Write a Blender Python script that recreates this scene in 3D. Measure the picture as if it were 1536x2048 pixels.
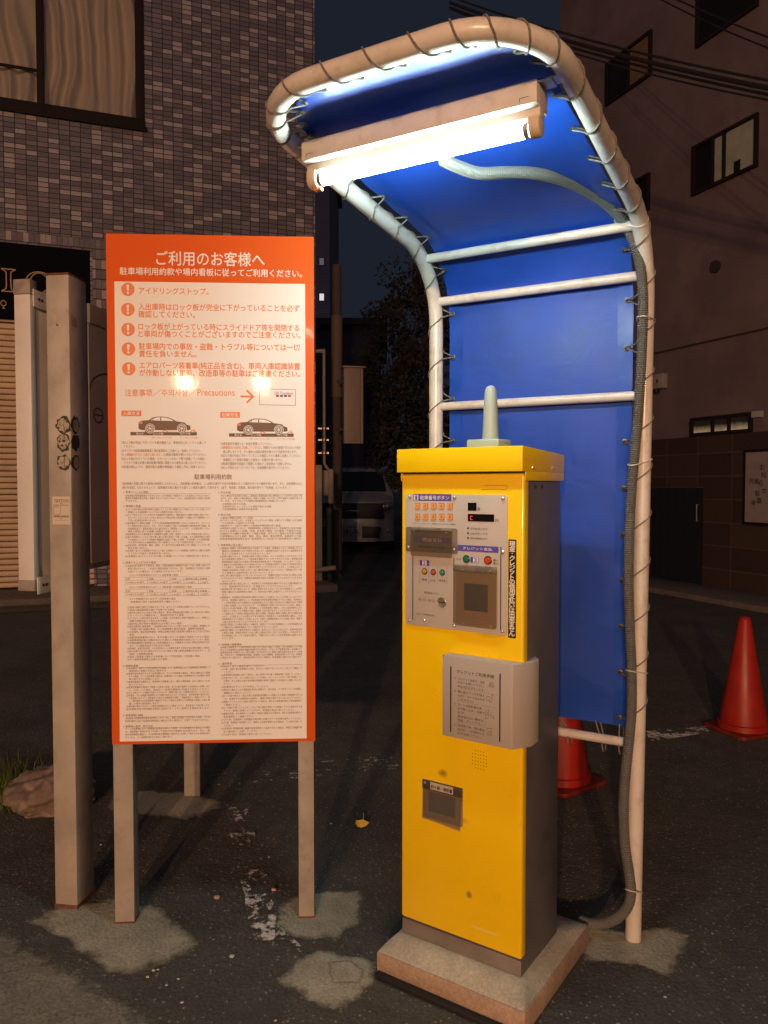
import bpy, bmesh, math, random
from mathutils import Vector, Matrix, noise as mnoise
from math import sin, cos, pi, radians, sqrt, atan2

# ------------------------------------------------------------------ scene, camera, world, exposure
for o in list(bpy.data.objects):
    bpy.data.objects.remove(o)
SC = bpy.context.scene
COL = SC.collection
FPX, EYE, PITCH = 1540.0, 1.5, math.atan(54 / 1540.0)      # focal length in photo pixels, eye height, tilt down
cam = bpy.data.cameras.new('camera')
cam.sensor_fit = 'VERTICAL'
cam.sensor_height = 24.0
cam.lens = FPX / 2048.0 * 24.0
cam.clip_start, cam.clip_end = 0.05, 500
cam_o = bpy.data.objects.new('camera', cam)
COL.objects.link(cam_o)
cam_o.location = (0, 0, EYE)
cam_o.rotation_euler = (pi / 2 - PITCH, 0, 0)
SC.camera = cam_o

world = bpy.data.worlds.new('World')
SC.world = world
world.use_nodes = True
WT = world.node_tree
bg = WT.nodes['Background']
sky = WT.nodes.new('ShaderNodeTexSky')
sky.sky_type = 'NISHITA'
sky.sun_disc = False
sky.sun_elevation = radians(-4)          # long after sunset
sky.sun_rotation = radians(200)
# the night sky: dark ahead, with ambient fill added behind and overhead to lift shadows
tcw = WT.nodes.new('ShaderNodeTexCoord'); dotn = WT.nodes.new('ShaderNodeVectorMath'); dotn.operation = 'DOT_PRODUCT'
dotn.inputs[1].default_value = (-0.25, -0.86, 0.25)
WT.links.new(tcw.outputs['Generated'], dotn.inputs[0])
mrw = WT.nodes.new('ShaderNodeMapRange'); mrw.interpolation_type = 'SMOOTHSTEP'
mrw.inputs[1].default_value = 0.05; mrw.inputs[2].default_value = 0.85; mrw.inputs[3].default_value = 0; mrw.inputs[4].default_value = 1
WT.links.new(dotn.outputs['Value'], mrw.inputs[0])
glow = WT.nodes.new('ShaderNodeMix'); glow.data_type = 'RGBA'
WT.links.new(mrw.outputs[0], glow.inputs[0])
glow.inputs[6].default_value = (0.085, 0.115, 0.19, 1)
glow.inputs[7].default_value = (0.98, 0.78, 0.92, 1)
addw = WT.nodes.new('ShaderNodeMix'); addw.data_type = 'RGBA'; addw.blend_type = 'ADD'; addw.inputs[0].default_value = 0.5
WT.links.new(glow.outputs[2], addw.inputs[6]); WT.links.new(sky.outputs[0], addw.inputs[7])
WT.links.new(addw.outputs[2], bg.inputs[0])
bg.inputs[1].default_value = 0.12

TUBE_L = 116.0        # radiance of the fluorescent tube
LAMP_L = 5500.0       # radiance of the two street lamp globes
SC.view_settings.view_transform = 'Standard'
SC.view_settings.look = 'None'
SC.view_settings.exposure = 0
SC.view_settings.gamma = 1
SC.render.engine = 'CYCLES'
SC.cycles.use_denoising = True
SC.cycles.max_bounces = 6
SC.cycles.transparent_max_bounces = 8
SC.cycles.sample_clamp_indirect = 4.0
SC.cycles.caustics_reflective = False
SC.cycles.caustics_refractive = False

# ------------------------------------------------------------------ turning photo pixels into places
C0 = Vector((0, 0, EYE))
def ray(x, y):
    a, b = (x - 768) / FPX, (1024 - y) / FPX
    return Vector((a, cos(PITCH) + b * sin(PITCH), b * cos(PITCH) - sin(PITCH)))
def gp(x, y, z=0.0):                       # point of the horizontal plane z seen at a pixel
    r = ray(x, y)
    return C0 + r * ((z - EYE) / r.z)
def dp(x, y, Y):                           # point at distance Y seen at a pixel
    r = ray(x, y)
    return C0 + r * (Y / r.y)
class Frame:                               # an upright local frame: x along a front, y into it, z up
    def __init__(s, O, deg):
        s.O = Vector((O[0], O[1], 0)); s.a = radians(deg)
        s.u = Vector((cos(s.a), sin(s.a), 0)); s.v = Vector((-sin(s.a), cos(s.a), 0))
    def loc(s, x, y, v=0.0):               # (x, z) on the plane y = v
        r = ray(x, y)
        P = C0 + r * ((v - (C0 - s.O).dot(s.v)) / r.dot(s.v)) - s.O
        return P.dot(s.u), P.z
    def vz(s, u, x, y):                    # (y, z) on the plane x = u
        r = ray(x, y)
        P = C0 + r * ((u - (C0 - s.O).dot(s.u)) / r.dot(s.u)) - s.O
        return P.dot(s.v), P.z
    def rect(s, x0, y0, x1, y1, v=0.0):    # rectangle from its top left and bottom right pixels
        a, b = s.loc(x0, y0, v), s.loc(x1, y1, v)
        return a[0], b[0], b[1], a[1]      # x0, x1, z0, z1
    def W(s, x, y, z):
        return s.O + s.u * x + s.v * y + Vector((0, 0, z))
    def inv(s, P):
        P = Vector(P) - s.O
        return P.dot(s.u), P.dot(s.v), P.z

# ------------------------------------------------------------------ materials
def mat(name, col, rough=0.5, metal=0.0, vary=0.0, vscale=8.0, bump=0.0, bscale=200.0, coat=0.0,
        dirt=None, dscale=6.0, damount=0.5, spec=0.5, emit=None, estr=0.0, crough=0.12):
    m = bpy.data.materials.new(name)
    m.use_nodes = True
    nt = m.node_tree
    b = nt.nodes['Principled BSDF']
    c4 = (*col, 1)
    b.inputs['Base Color'].default_value = c4
    b.inputs['Roughness'].default_value = rough
    b.inputs['Metallic'].default_value = metal
    b.inputs['Specular IOR Level'].default_value = spec
    b.inputs['Coat Weight'].default_value = coat
    b.inputs['Coat Roughness'].default_value = crough
    if emit:
        b.inputs['Emission Color'].default_value = (*emit, 1)
        b.inputs['Emission Strength'].default_value = estr
    tc = nt.nodes.new('ShaderNodeTexCoord')
    last = None
    if vary > 0:
        n = nt.nodes.new('ShaderNodeTexNoise')
        n.inputs['Scale'].default_value = vscale
        n.inputs['Detail'].default_value = 6
        nt.links.new(tc.outputs['Object'], n.inputs['Vector'])
        mr = nt.nodes.new('ShaderNodeMapRange')
        mr.inputs[1].default_value = 0.3; mr.inputs[2].default_value = 0.7
        mr.inputs[3].default_value = 1 - vary; mr.inputs[4].default_value = 1 + vary * 0.5
        nt.links.new(n.outputs['Fac'], mr.inputs[0])
        mx = nt.nodes.new('ShaderNodeMix'); mx.data_type = 'RGBA'; mx.blend_type = 'MULTIPLY'
        mx.inputs[0].default_value = 1
        mx.inputs[6].default_value = c4
        nt.links.new(mr.outputs[0], mx.inputs[7])
        last = mx.outputs[2]
        mr2 = nt.nodes.new('ShaderNodeMapRange')
        mr2.inputs[1].default_value = 0.3; mr2.inputs[2].default_value = 0.7
        mr2.inputs[3].default_value = max(0.02, rough - 0.08); mr2.inputs[4].default_value = min(1, rough + 0.1)
        nt.links.new(n.outputs['Fac'], mr2.inputs[0])
        nt.links.new(mr2.outputs[0], b.inputs['Roughness'])
    if dirt:
        n = nt.nodes.new('ShaderNodeTexNoise')
        n.inputs['Scale'].default_value = dscale
        n.inputs['Detail'].default_value = 9
        n.inputs['Roughness'].default_value = 0.68
        nt.links.new(tc.outputs['Object'], n.inputs['Vector'])
        mr = nt.nodes.new('ShaderNodeMapRange')
        mr.inputs[1].default_value = 0.5; mr.inputs[2].default_value = 0.72
        mr.inputs[3].default_value = 0; mr.inputs[4].default_value = damount
        nt.links.new(n.outputs['Fac'], mr.inputs[0])
        mx = nt.nodes.new('ShaderNodeMix'); mx.data_type = 'RGBA'
        nt.links.new(mr.outputs[0], mx.inputs[0])
        if last: nt.links.new(last, mx.inputs[6])
        else: mx.inputs[6].default_value = c4
        mx.inputs[7].default_value = (*dirt, 1)
        last = mx.outputs[2]
    if last:
        nt.links.new(last, b.inputs['Base Color'])
    if bump > 0:
        n = nt.nodes.new('ShaderNodeTexNoise')
        n.inputs['Scale'].default_value = bscale
        n.inputs['Detail'].default_value = 4
        nt.links.new(tc.outputs['Object'], n.inputs['Vector'])
        bp = nt.nodes.new('ShaderNodeBump')
        bp.inputs['Strength'].default_value = bump
        bp.inputs['Distance'].default_value = 0.002
        nt.links.new(n.outputs['Fac'], bp.inputs['Height'])
        nt.links.new(bp.outputs[0], b.inputs['Normal'])
        if coat > 0: nt.links.new(bp.outputs[0], b.inputs['Coat Normal'])
    return m

def clear(name, tint, gloss=0.12, rough=0.12, see=0.75):      # clear plastic or window glass
    m = bpy.data.materials.new(name); m.use_nodes = True
    nt = m.node_tree
    for n in list(nt.nodes): nt.nodes.remove(n)
    out = nt.nodes.new('ShaderNodeOutputMaterial')
    tr = nt.nodes.new('ShaderNodeBsdfTransparent'); tr.inputs[0].default_value = (*tint, 1)
    df = nt.nodes.new('ShaderNodeBsdfDiffuse'); df.inputs[0].default_value = (*[t * 0.6 for t in tint], 1)
    gl = nt.nodes.new('ShaderNodeBsdfGlossy'); gl.inputs['Roughness'].default_value = rough
    a = nt.nodes.new('ShaderNodeMixShader'); a.inputs[0].default_value = see
    nt.links.new(df.outputs[0], a.inputs[1]); nt.links.new(tr.outputs[0], a.inputs[2])
    fr = nt.nodes.new('ShaderNodeFresnel'); fr.inputs[0].default_value = 1.5
    ad = nt.nodes.new('ShaderNodeMath'); ad.operation = 'MULTIPLY_ADD'
    ad.inputs[1].default_value = 1.0; ad.inputs[2].default_value = gloss * 0.3
    nt.links.new(fr.outputs[0], ad.inputs[0])
    b = nt.nodes.new('ShaderNodeMixShader')
    nt.links.new(ad.outputs[0], b.inputs[0]); nt.links.new(a.outputs[0], b.inputs[1]); nt.links.new(gl.outputs[0], b.inputs[2])
    nt.links.new(b.outputs[0], out.inputs[0])
    return m

def emit_mat(name, col, strength):
    m = bpy.data.materials.new(name); m.use_nodes = True
    nt = m.node_tree
    for n in list(nt.nodes): nt.nodes.remove(n)
    out = nt.nodes.new('ShaderNodeOutputMaterial')
    e = nt.nodes.new('ShaderNodeEmission')
    e.inputs[0].default_value = (*col, 1); e.inputs[1].default_value = strength
    nt.links.new(e.outputs[0], out.inputs[0])
    return m

def N(nt, kind, **kw):
    n = nt.nodes.new(kind)
    for k, v in kw.items(): setattr(n, k, v)
    return n
def mathn(nt, op, a, b=None, clampv=False):
    n = nt.nodes.new('ShaderNodeMath'); n.operation = op; n.use_clamp = clampv
    for i, x in enumerate((a, b)):
        if x is None: continue
        if isinstance(x, (int, float)): n.inputs[i].default_value = x
        else: nt.links.new(x, n.inputs[i])
    return n.outputs[0]

def ground_mat(name, base, warm, speck, grain=1.0, wear=0.0, holes=0.0):
    """asphalt or concrete: mottled, grainy, with light aggregate showing; holes > 0 lets worn paint break up"""
    m = bpy.data.materials.new(name); m.use_nodes = True
    nt = m.node_tree; b = nt.nodes['Principled BSDF']; out = nt.nodes['Material Output']
    g = N(nt, 'ShaderNodeNewGeometry')
    def noi(scale, detail=6, rough=0.6):
        n = N(nt, 'ShaderNodeTexNoise'); n.inputs['Scale'].default_value = scale
        n.inputs['Detail'].default_value = detail; n.inputs['Roughness'].default_value = rough
        nt.links.new(g.outputs['Position'], n.inputs['Vector'])
        return n.outputs['Fac']
    big, mid, fine = noi(1.6), noi(11), noi(115, 4, 0.7)
    r = N(nt, 'ShaderNodeMapRange'); r.inputs[1].default_value = 0.32; r.inputs[2].default_value = 0.68
    nt.links.new(big, r.inputs[0])
    mx = N(nt, 'ShaderNodeMix', data_type='RGBA')
    nt.links.new(r.outputs[0], mx.inputs[0]); mx.inputs[6].default_value = (*base, 1); mx.inputs[7].default_value = (*warm, 1)
    k = mathn(nt, 'MULTIPLY_ADD', mid, 0.9); k.node.inputs[2].default_value = 0.55
    k2 = mathn(nt, 'MULTIPLY_ADD', fine, 2.0 * grain); k2.node.inputs[2].default_value = 1 - 1.0 * grain
    kk = mathn(nt, 'MULTIPLY', k, k2)
    mu = N(nt, 'ShaderNodeMix', data_type='RGBA', blend_type='MULTIPLY'); mu.inputs[0].default_value = 1
    nt.links.new(mx.outputs[2], mu.inputs[6]); nt.links.new(kk, mu.inputs[7])
    col = mu.outputs[2]
    vo = N(nt, 'ShaderNodeTexVoronoi'); vo.inputs['Scale'].default_value = 75
    nt.links.new(g.outputs['Position'], vo.inputs['Vector'])
    sepc = N(nt, 'ShaderNodeSeparateColor'); nt.links.new(vo.outputs['Color'], sepc.inputs[0])
    pick = mathn(nt, 'GREATER_THAN', sepc.outputs[0], 0.72)
    near = mathn(nt, 'LESS_THAN', vo.outputs['Distance'], 0.32)
    sp = mathn(nt, 'MULTIPLY', mathn(nt, 'MULTIPLY', pick, near), mathn(nt, 'MULTIPLY', sepc.outputs[1], 0.75))
    ms = N(nt, 'ShaderNodeMix', data_type='RGBA')
    nt.links.new(sp, ms.inputs[0]); nt.links.new(col, ms.inputs[6]); ms.inputs[7].default_value = (*speck, 1)
    nt.links.new(ms.outputs[2], b.inputs['Base Color'])
    b.inputs['Roughness'].default_value = 0.85
    b.inputs['Specular IOR Level'].default_value = 0.35
    bp = N(nt, 'ShaderNodeBump'); bp.inputs['Strength'].default_value = 0.9 * grain; bp.inputs['Distance'].default_value = 0.006
    hh = mathn(nt, 'ADD', mathn(nt, 'MULTIPLY', fine, 0.6), mathn(nt, 'MULTIPLY', vo.outputs['Distance'], -0.5))
    nt.links.new(hh, bp.inputs['Height']); nt.links.new(bp.outputs[0], b.inputs['Normal'])
    if name.startswith('patch'):
        at = N(nt, 'ShaderNodeAttribute', attribute_name='rim')
        h1, h2 = noi(38, 8, 0.72), noi(9, 4)
        s = mathn(nt, 'ADD', at.outputs['Fac'], mathn(nt, 'ADD', mathn(nt, 'MULTIPLY', mathn(nt, 'SUBTRACT', h1, 0.5), 1.5), mathn(nt, 'MULTIPLY', mathn(nt, 'SUBTRACT', h2, 0.5), 1.6)))
        keep = N(nt, 'ShaderNodeMapRange'); keep.inputs[1].default_value = 0.18; keep.inputs[2].default_value = 0.98
        nt.links.new(s, keep.inputs[0])
        tr = N(nt, 'ShaderNodeBsdfTransparent')
        ms2 = N(nt, 'ShaderNodeMixShader')
        nt.links.new(keep.outputs[0], ms2.inputs[0]); nt.links.new(tr.outputs[0], ms2.inputs[1]); nt.links.new(b.outputs[0], ms2.inputs[2])
        nt.links.new(ms2.outputs[0], out.inputs[0])
    if holes > 0:
        h1, h2 = noi(34, 8, 0.75), noi(7, 3)
        s = mathn(nt, 'ADD', mathn(nt, 'MULTIPLY', h1, 0.75), mathn(nt, 'MULTIPLY', h2, 0.45))
        keep = N(nt, 'ShaderNodeMapRange'); keep.inputs[1].default_value = holes; keep.inputs[2].default_value = holes + 0.05
        nt.links.new(s, keep.inputs[0])
        tr = N(nt, 'ShaderNodeBsdfTransparent')
        ms2 = N(nt, 'ShaderNodeMixShader')
        nt.links.new(keep.outputs[0], ms2.inputs[0]); nt.links.new(tr.outputs[0], ms2.inputs[1]); nt.links.new(b.outputs[0], ms2.inputs[2])
        nt.links.new(ms2.outputs[0], out.inputs[0])
    return m

def tile_mat(name, pw, ph, dark, mid, light, mortar, share=0.2, joint=0.06):
    """stack-bonded wall tiles of mixed colours, laid in the object's x and z"""
    m = bpy.data.materials.new(name); m.use_nodes = True
    nt = m.node_tree; b = nt.nodes['Principled BSDF']
    tc = N(nt, 'ShaderNodeTexCoord')
    sx = N(nt, 'ShaderNodeSeparateXYZ'); nt.links.new(tc.outputs['Object'], sx.inputs[0])
    U = mathn(nt, 'DIVIDE', mathn(nt, 'ADD', sx.outputs[0], sx.outputs[1]), pw)
    V = mathn(nt, 'DIVIDE', sx.outputs[2], ph)
    fu, fv = mathn(nt, 'FLOOR', U), mathn(nt, 'FLOOR', V)
    cb = N(nt, 'ShaderNodeCombineXYZ'); nt.links.new(fu, cb.inputs[0]); nt.links.new(fv, cb.inputs[1])
    wn = N(nt, 'ShaderNodeTexWhiteNoise', noise_dimensions='2D'); nt.links.new(cb.outputs[0], wn.inputs['Vector'])
    cr = N(nt, 'ShaderNodeValToRGB'); cr.color_ramp.interpolation = 'CONSTANT'
    e = cr.color_ramp.elements
    e[0].position = 0; e[0].color = (*dark, 1)
    e[1].position = 0.32; e[1].color = (*mid, 1)
    for p, c in ((0.55, [x * 0.8 for x in mid]), (0.7, [mid[0] * 1.2, mid[1] * 1.05, mid[2]]), (1 - share, light)):
        n = e.new(p); n.color = (*c, 1)
    nt.links.new(wn.outputs['Value'], cr.inputs[0])
    ru, rv = mathn(nt, 'FRACT', U), mathn(nt, 'FRACT', V)
    ju = mathn(nt, 'LESS_THAN', mathn(nt, 'ABSOLUTE', mathn(nt, 'SUBTRACT', ru, 0.5)), 0.5 - joint * 0.5)
    jv = mathn(nt, 'LESS_THAN', mathn(nt, 'ABSOLUTE', mathn(nt, 'SUBTRACT', rv, 0.5)), 0.5 - joint)
    tl = mathn(nt, 'MULTIPLY', ju, jv)
    no = N(nt, 'ShaderNodeTexNoise'); no.inputs['Scale'].default_value = 40; no.inputs['Detail'].default_value = 5
    nt.links.new(tc.outputs['Object'], no.inputs['Vector'])
    k = mathn(nt, 'MULTIPLY_ADD', no.outputs['Fac'], 0.8); k.node.inputs[2].default_value = 0.6
    mu = N(nt, 'ShaderNodeMix', data_type='RGBA', blend_type='MULTIPLY'); mu.inputs[0].default_value = 1
    nt.links.new(cr.outputs[0], mu.inputs[6]); nt.links.new(k, mu.inputs[7])
    mx = N(nt, 'ShaderNodeMix', data_type='RGBA')
    nt.links.new(tl, mx.inputs[0]); mx.inputs[6].default_value = (*mortar, 1); nt.links.new(mu.outputs[2], mx.inputs[7])
    nt.links.new(mx.outputs[2], b.inputs['Base Color'])
    b.inputs['Roughness'].default_value = 0.55
    bp = N(nt, 'ShaderNodeBump'); bp.inputs['Strength'].default_value = 0.6; bp.inputs['Distance'].default_value = 0.004
    nt.links.new(tl, bp.inputs['Height']); nt.links.new(bp.outputs[0], b.inputs['Normal'])
    return m

# ------------------------------------------------------------------ mesh building
class MB:
    def __init__(s): s.v = []; s.f = []; s.m = []
    def add(s, vs, fs, m=0):
        n = len(s.v)
        s.v += [tuple(p) for p in vs]
        s.f += [tuple(i + n for i in f) for f in fs]
        s.m += [m] * len(fs)
        return s
    def box(s, x0, x1, y0, y1, z0, z1, m=0):
        vs = [(x, y, z) for x in (x0, x1) for y in (y0, y1) for z in (z0, z1)]
        return s.add(vs, [(0, 1, 3, 2), (4, 6, 7, 5), (0, 4, 5, 1), (2, 3, 7, 6), (0, 2, 6, 4), (1, 5, 7, 3)], m)
    def quad(s, x0, x1, z0, z1, y, m=0):            # upright sheet facing -y
        return s.add([(x0, y, z0), (x1, y, z0), (x1, y, z1), (x0, y, z1)], [(0, 1, 2, 3)], m)
    def prism(s, pts, y0, y1, m=0):                  # outline in x,z swept in y
        n = len(pts)
        vs = [(p[0], y0, p[1]) for p in pts] + [(p[0], y1, p[1]) for p in pts]
        fs = [tuple(range(n)), tuple(range(2 * n - 1, n - 1, -1))] + [(i, i + n, (i + 1) % n + n, (i + 1) % n) for i in range(n)]
        return s.add(vs, fs, m)
    def slab(s, pts, z0, z1, m=0):                   # outline in x,y swept in z
        n = len(pts)
        vs = [(p[0], p[1], z0) for p in pts] + [(p[0], p[1], z1) for p in pts]
        fs = [tuple(range(n - 1, -1, -1)), tuple(range(n, 2 * n))] + [(i, (i + 1) % n, (i + 1) % n + n, i + n) for i in range(n)]
        return s.add(vs, fs, m)
    def side(s, pts, x0, x1, m=0):                   # outline in y,z swept in x
        n = len(pts)
        vs = [(x0, p[0], p[1]) for p in pts] + [(x1, p[0], p[1]) for p in pts]
        fs = [tuple(range(n - 1, -1, -1)), tuple(range(n, 2 * n))] + [(i, (i + 1) % n, (i + 1) % n + n, i + n) for i in range(n)]
        return s.add(vs, fs, m)
    def tube(s, pts, r, n=10, m=0, cap=True, closed=False):
        pts = [Vector(p) for p in pts]
        k = len(pts)
        rs = r if isinstance(r, (list, tuple)) else [r] * k
        prev = None; vs = []
        for i, p in enumerate(pts):
            if closed: t = pts[(i + 1) % k] - pts[i - 1]
            else: t = pts[min(i + 1, k - 1)] - pts[max(i - 1, 0)]
            t.normalize()
            if prev is None:
                a = Vector((0, 0, 1)) if abs(t.z) < 0.9 else Vector((1, 0, 0))
                nx = t.cross(a).normalized()
            else:
                nx = (prev - t * prev.dot(t))
                nx = nx.normalized() if nx.length > 1e-6 else t.orthogonal().normalized()
            prev = nx; ny = t.cross(nx)
            for j in range(n):
                q = 2 * pi * j / n
                vs.append(p + nx * (rs[i] * cos(q)) + ny * (rs[i] * sin(q)))
        fs = []
        for i in range(k if closed else k - 1):
            a, b = i * n, ((i + 1) % k) * n
            for j in range(n):
                fs.append((a + j, a + (j + 1) % n, b + (j + 1) % n, b + j))
        if cap and not closed:
            fs.append(tuple(range(n - 1, -1, -1)))
            fs.append(tuple(range((k - 1) * n, k * n)))
        return s.add(vs, fs, m)
    def lathe(s, prof, c=(0, 0, 0), axis='z', n=24, m=0):   # prof: (radius, height)
        vs = []; fs = []
        for (r, h) in prof:
            for j in range(n):
                q = 2 * pi * j / n
                a, b = max(r, 1e-5) * cos(q), max(r, 1e-5) * sin(q)
                if axis == 'z': vs.append((c[0] + a, c[1] + b, c[2] + h))
                elif axis == 'y': vs.append((c[0] + a, c[1] - h, c[2] + b))     # grows towards -y
                else: vs.append((c[0] + h, c[1] + a, c[2] + b))
        for i in range(len(prof) - 1):
            for j in range(n):
                f = (i * n + j, i * n + (j + 1) % n, (i + 1) * n + (j + 1) % n, (i + 1) * n + j)
                fs.append(f)
        fs.append(tuple(range(n - 1, -1, -1)))
        fs.append(tuple(range((len(prof) - 1) * n, len(prof) * n)))
        return s.add(vs, fs, m)
    def disc(s, x, z, r, y, m=0, n=20, rx=None):
        rx = rx or r
        return s.add([(x + rx * cos(2 * pi * i / n), y, z + r * sin(2 * pi * i / n)) for i in range(n)], [tuple(range(n))], m)
    def ring(s, x, z, r, w, y, m=0, n=28):
        vs = []
        for i in range(n):
            q = 2 * pi * i / n
            vs += [(x + r * cos(q), y, z + r * sin(q)), (x + (r - w) * cos(q), y, z + (r - w) * sin(q))]
        return s.add(vs, [(2 * i, (2 * i + 2) % (2 * n), (2 * i + 3) % (2 * n), 2 * i + 1) for i in range(n)], m)
    def line(s, pts, w, y, m=0, closed=False):       # flat printed stroke in x,z
        P = list(pts) + ([pts[0]] if closed else [])
        for a, b in zip(P[:-1], P[1:]):
            dx, dz = b[0] - a[0], b[1] - a[1]; L = sqrt(dx * dx + dz * dz) or 1
            ox, oz = -dz / L * w / 2, dx / L * w / 2
            s.add([(a[0] - ox, y, a[1] - oz), (b[0] - ox, y, b[1] - oz), (b[0] + ox, y, b[1] + oz), (a[0] + ox, y, a[1] + oz)], [(0, 1, 2, 3)], m)
        return s
    def build(s, name, mats, parent=None, bevel=0.0, smooth=True, ang=38, seg=2, loc=None, rot=None, weld=False):
        me = bpy.data.meshes.new(name)
        me.from_pydata(s.v, [], s.f)
        mats = mats if isinstance(mats, (list, tuple)) else [mats]
        for m in mats: me.materials.append(m)
        for p, i in zip(me.polygons, s.m): p.material_index = i
        if bevel > 0 or weld:
            bm = bmesh.new(); bm.from_mesh(me)
            if weld: bmesh.ops.remove_doubles(bm, verts=bm.verts, dist=1e-5)
            if bevel > 0:
                es = [e for e in bm.edges if len(e.link_faces) == 2 and e.calc_face_angle(0) > radians(35)]
                bmesh.ops.bevel(bm, geom=es, offset=bevel, segments=seg, affect='EDGES', profile=0.5, clamp_overlap=True)
            bm.to_mesh(me); bm.free()
        if smooth:
            for p in me.polygons: p.use_smooth = True
            me.set_sharp_from_angle(angle=radians(ang))
        me.update()
        o = bpy.data.objects.new(name, me)
        COL.objects.link(o)
        if parent: o.parent = parent
        if loc is not None: o.location = loc
        if rot is not None: o.rotation_euler = rot
        return o

_tc = bpy.data.curves.new('lettering', 'FONT')
_to = bpy.data.objects.new('lettering', _tc)
TEXTS = {}
def glyphs(body, bold, res):
    key = (body, res)
    if key in TEXTS: return TEXTS[key]
    _tc.body = body; _tc.resolution_u = res; _tc.size = 1.0
    COL.objects.link(_to)
    dg = bpy.context.evaluated_depsgraph_get(); dg.update()
    me = bpy.data.meshes.new_from_object(_to.evaluated_get(dg))
    COL.objects.unlink(_to)
    vs = [(v.co.x, v.co.y) for v in me.vertices]
    fs = [tuple(p.vertices) for p in me.polygons]
    bpy.data.meshes.remove(me)
    TEXTS[key] = (vs, fs)
    return vs, fs
def text(mb, body, x0, z0, size, y, m=0, width=None, bold=0.0, res=2, align='l', height=None):
    """letters on the plane y; baseline z0 (or bottom z0 when a height is given)"""
    vs, fs = glyphs(body, bold, res)
    if not vs: return
    ax, bx = min(p[0] for p in vs), max(p[0] for p in vs)
    az, bz = min(p[1] for p in vs), max(p[1] for p in vs)
    kx = width / (bx - ax) if width else size
    kz = size
    oz = z0
    if height: kz = height / (bz - az); oz = z0 - az * kz
    if not width and height: kx = kz
    sh = -ax * kx if width or align != 'l' else 0
    if align == 'c': sh = -(ax + bx) / 2 * kx
    offs = [(0, 0)] if not bold else [(0, 0), (-bold, 0), (bold, 0), (0, -bold), (0, bold)]
    for i, (ox, oy) in enumerate(offs):          # heavier print: the same letters laid again a hair's breadth aside
        mb.add([(x0 + sh + p[0] * kx + ox * kz, y - 0.00008 * i, oz + p[1] * kz + oy * kz) for p in vs], fs, m)

def empty(name, loc, deg=0.0):
    o = bpy.data.objects.new(name, None)
    o.empty_display_size = 0.1
    COL.objects.link(o)
    o.location = loc; o.rotation_euler = (0, 0, radians(deg))
    return o
def tag(o, label, cat, group=None, kind=None):
    if label: o['label'] = label
    if cat: o['category'] = cat
    if group: o['group'] = group
    if kind: o['kind'] = kind
    return o
def thing(name, label, cat, loc=(0, 0, 0), deg=0.0, group=None):
    return tag(empty(name, loc, deg), label, cat, group)
def struct(o):
    o['kind'] = 'structure'
    return o
def rrect(x0, x1, z0, z1, r, n=5):
    pts = []
    for cx, cz, a in ((x1 - r, z0 + r, -90), (x1 - r, z1 - r, 0), (x0 + r, z1 - r, 90), (x0 + r, z0 + r, 180)):
        for i in range(n + 1):
            q = radians(a + 90 * i / n)
            pts.append((cx + r * cos(q), cz + r * sin(q)))
    return pts
def smoothpath(P, step=0.02):                    # Catmull-Rom through the points
    P = [Vector(p) for p in P]
    P = [P[0] * 2 - P[1]] + P + [P[-1] * 2 - P[-2]]
    out = []
    for i in range(1, len(P) - 2):
        a, b, c, d = P[i - 1:i + 3]
        n = max(2, int((c - b).length / step))
        for k in range(n):
            t = k / n
            out.append(0.5 * ((2 * b) + (c - a) * t + (2 * a - 5 * b + 4 * c - d) * t * t + (3 * b - a - 3 * c + d) * t ** 3))
    out.append(P[-2])
    return out

random.seed(4)

# ------------------------------------------------------------------ shared materials
ASPHALT = ground_mat('asphalt', (0.066, 0.071, 0.068), (0.104, 0.106, 0.096), (0.42, 0.40, 0.36))
OLD_ASPHALT = ground_mat('patch_worn_asphalt', (0.17, 0.18, 0.155), (0.26, 0.262, 0.22), (0.36, 0.34, 0.3), grain=0.9)
MORTAR = ground_mat('patch_mortar', (0.29, 0.30, 0.24), (0.47, 0.47, 0.37), (0.36, 0.33, 0.29), grain=0.65)
PAVE = ground_mat('pavement_concrete', (0.15, 0.13, 0.11), (0.21, 0.18, 0.15), (0.34, 0.31, 0.27), grain=0.7)
LINE_WHITE = ground_mat('worn_white_paint', (0.66, 0.66, 0.63), (0.78, 0.78, 0.75), (0.8, 0.8, 0.8), grain=0.7, holes=0.58)
LINE_FAINT = ground_mat('nearly_gone_white_paint', (0.6, 0.6, 0.58), (0.7, 0.7, 0.68), (0.8, 0.8, 0.8), grain=0.7, holes=0.655)
STEEL_POST = mat('beige_post_paint', (0.42, 0.39, 0.35), 0.55, vary=0.18, vscale=9, bump=0.25, bscale=90, dirt=(0.19, 0.12, 0.075), dscale=11, damount=0.55)
RUST = mat('rust', (0.16, 0.07, 0.035), 0.9, vary=0.5, vscale=40, bump=0.6, bscale=150)
ORANGE = mat('orange_print', (0.74, 0.125, 0.018), 0.55, coat=0.06, spec=0.15, bump=0.10, bscale=22, crough=0.06)
SIGN_WHITE = mat('white_print', (0.88, 0.89, 0.89), 0.6, coat=0.04, spec=0.12, bump=0.10, bscale=22, crough=0.06)
BROWN_INK = mat('brown_ink', (0.11, 0.062, 0.05), 0.5)
ORANGE_INK = mat('orange_ink', (0.72, 0.17, 0.04), 0.45)
BLACK = mat('matt_black', (0.012, 0.012, 0.013), 0.55)
BLACK_INK = mat('black_ink', (0.02, 0.018, 0.018), 0.5)
WHITE_INK = mat('white_ink', (0.82, 0.82, 0.80), 0.5)
ALU = mat('brushed_aluminium', (0.62, 0.61, 0.60), 0.38, metal=0.85, vary=0.15, vscale=30)
SCREW = mat('screw_steel', (0.72, 0.70, 0.66), 0.22, metal=0.7)

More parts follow.
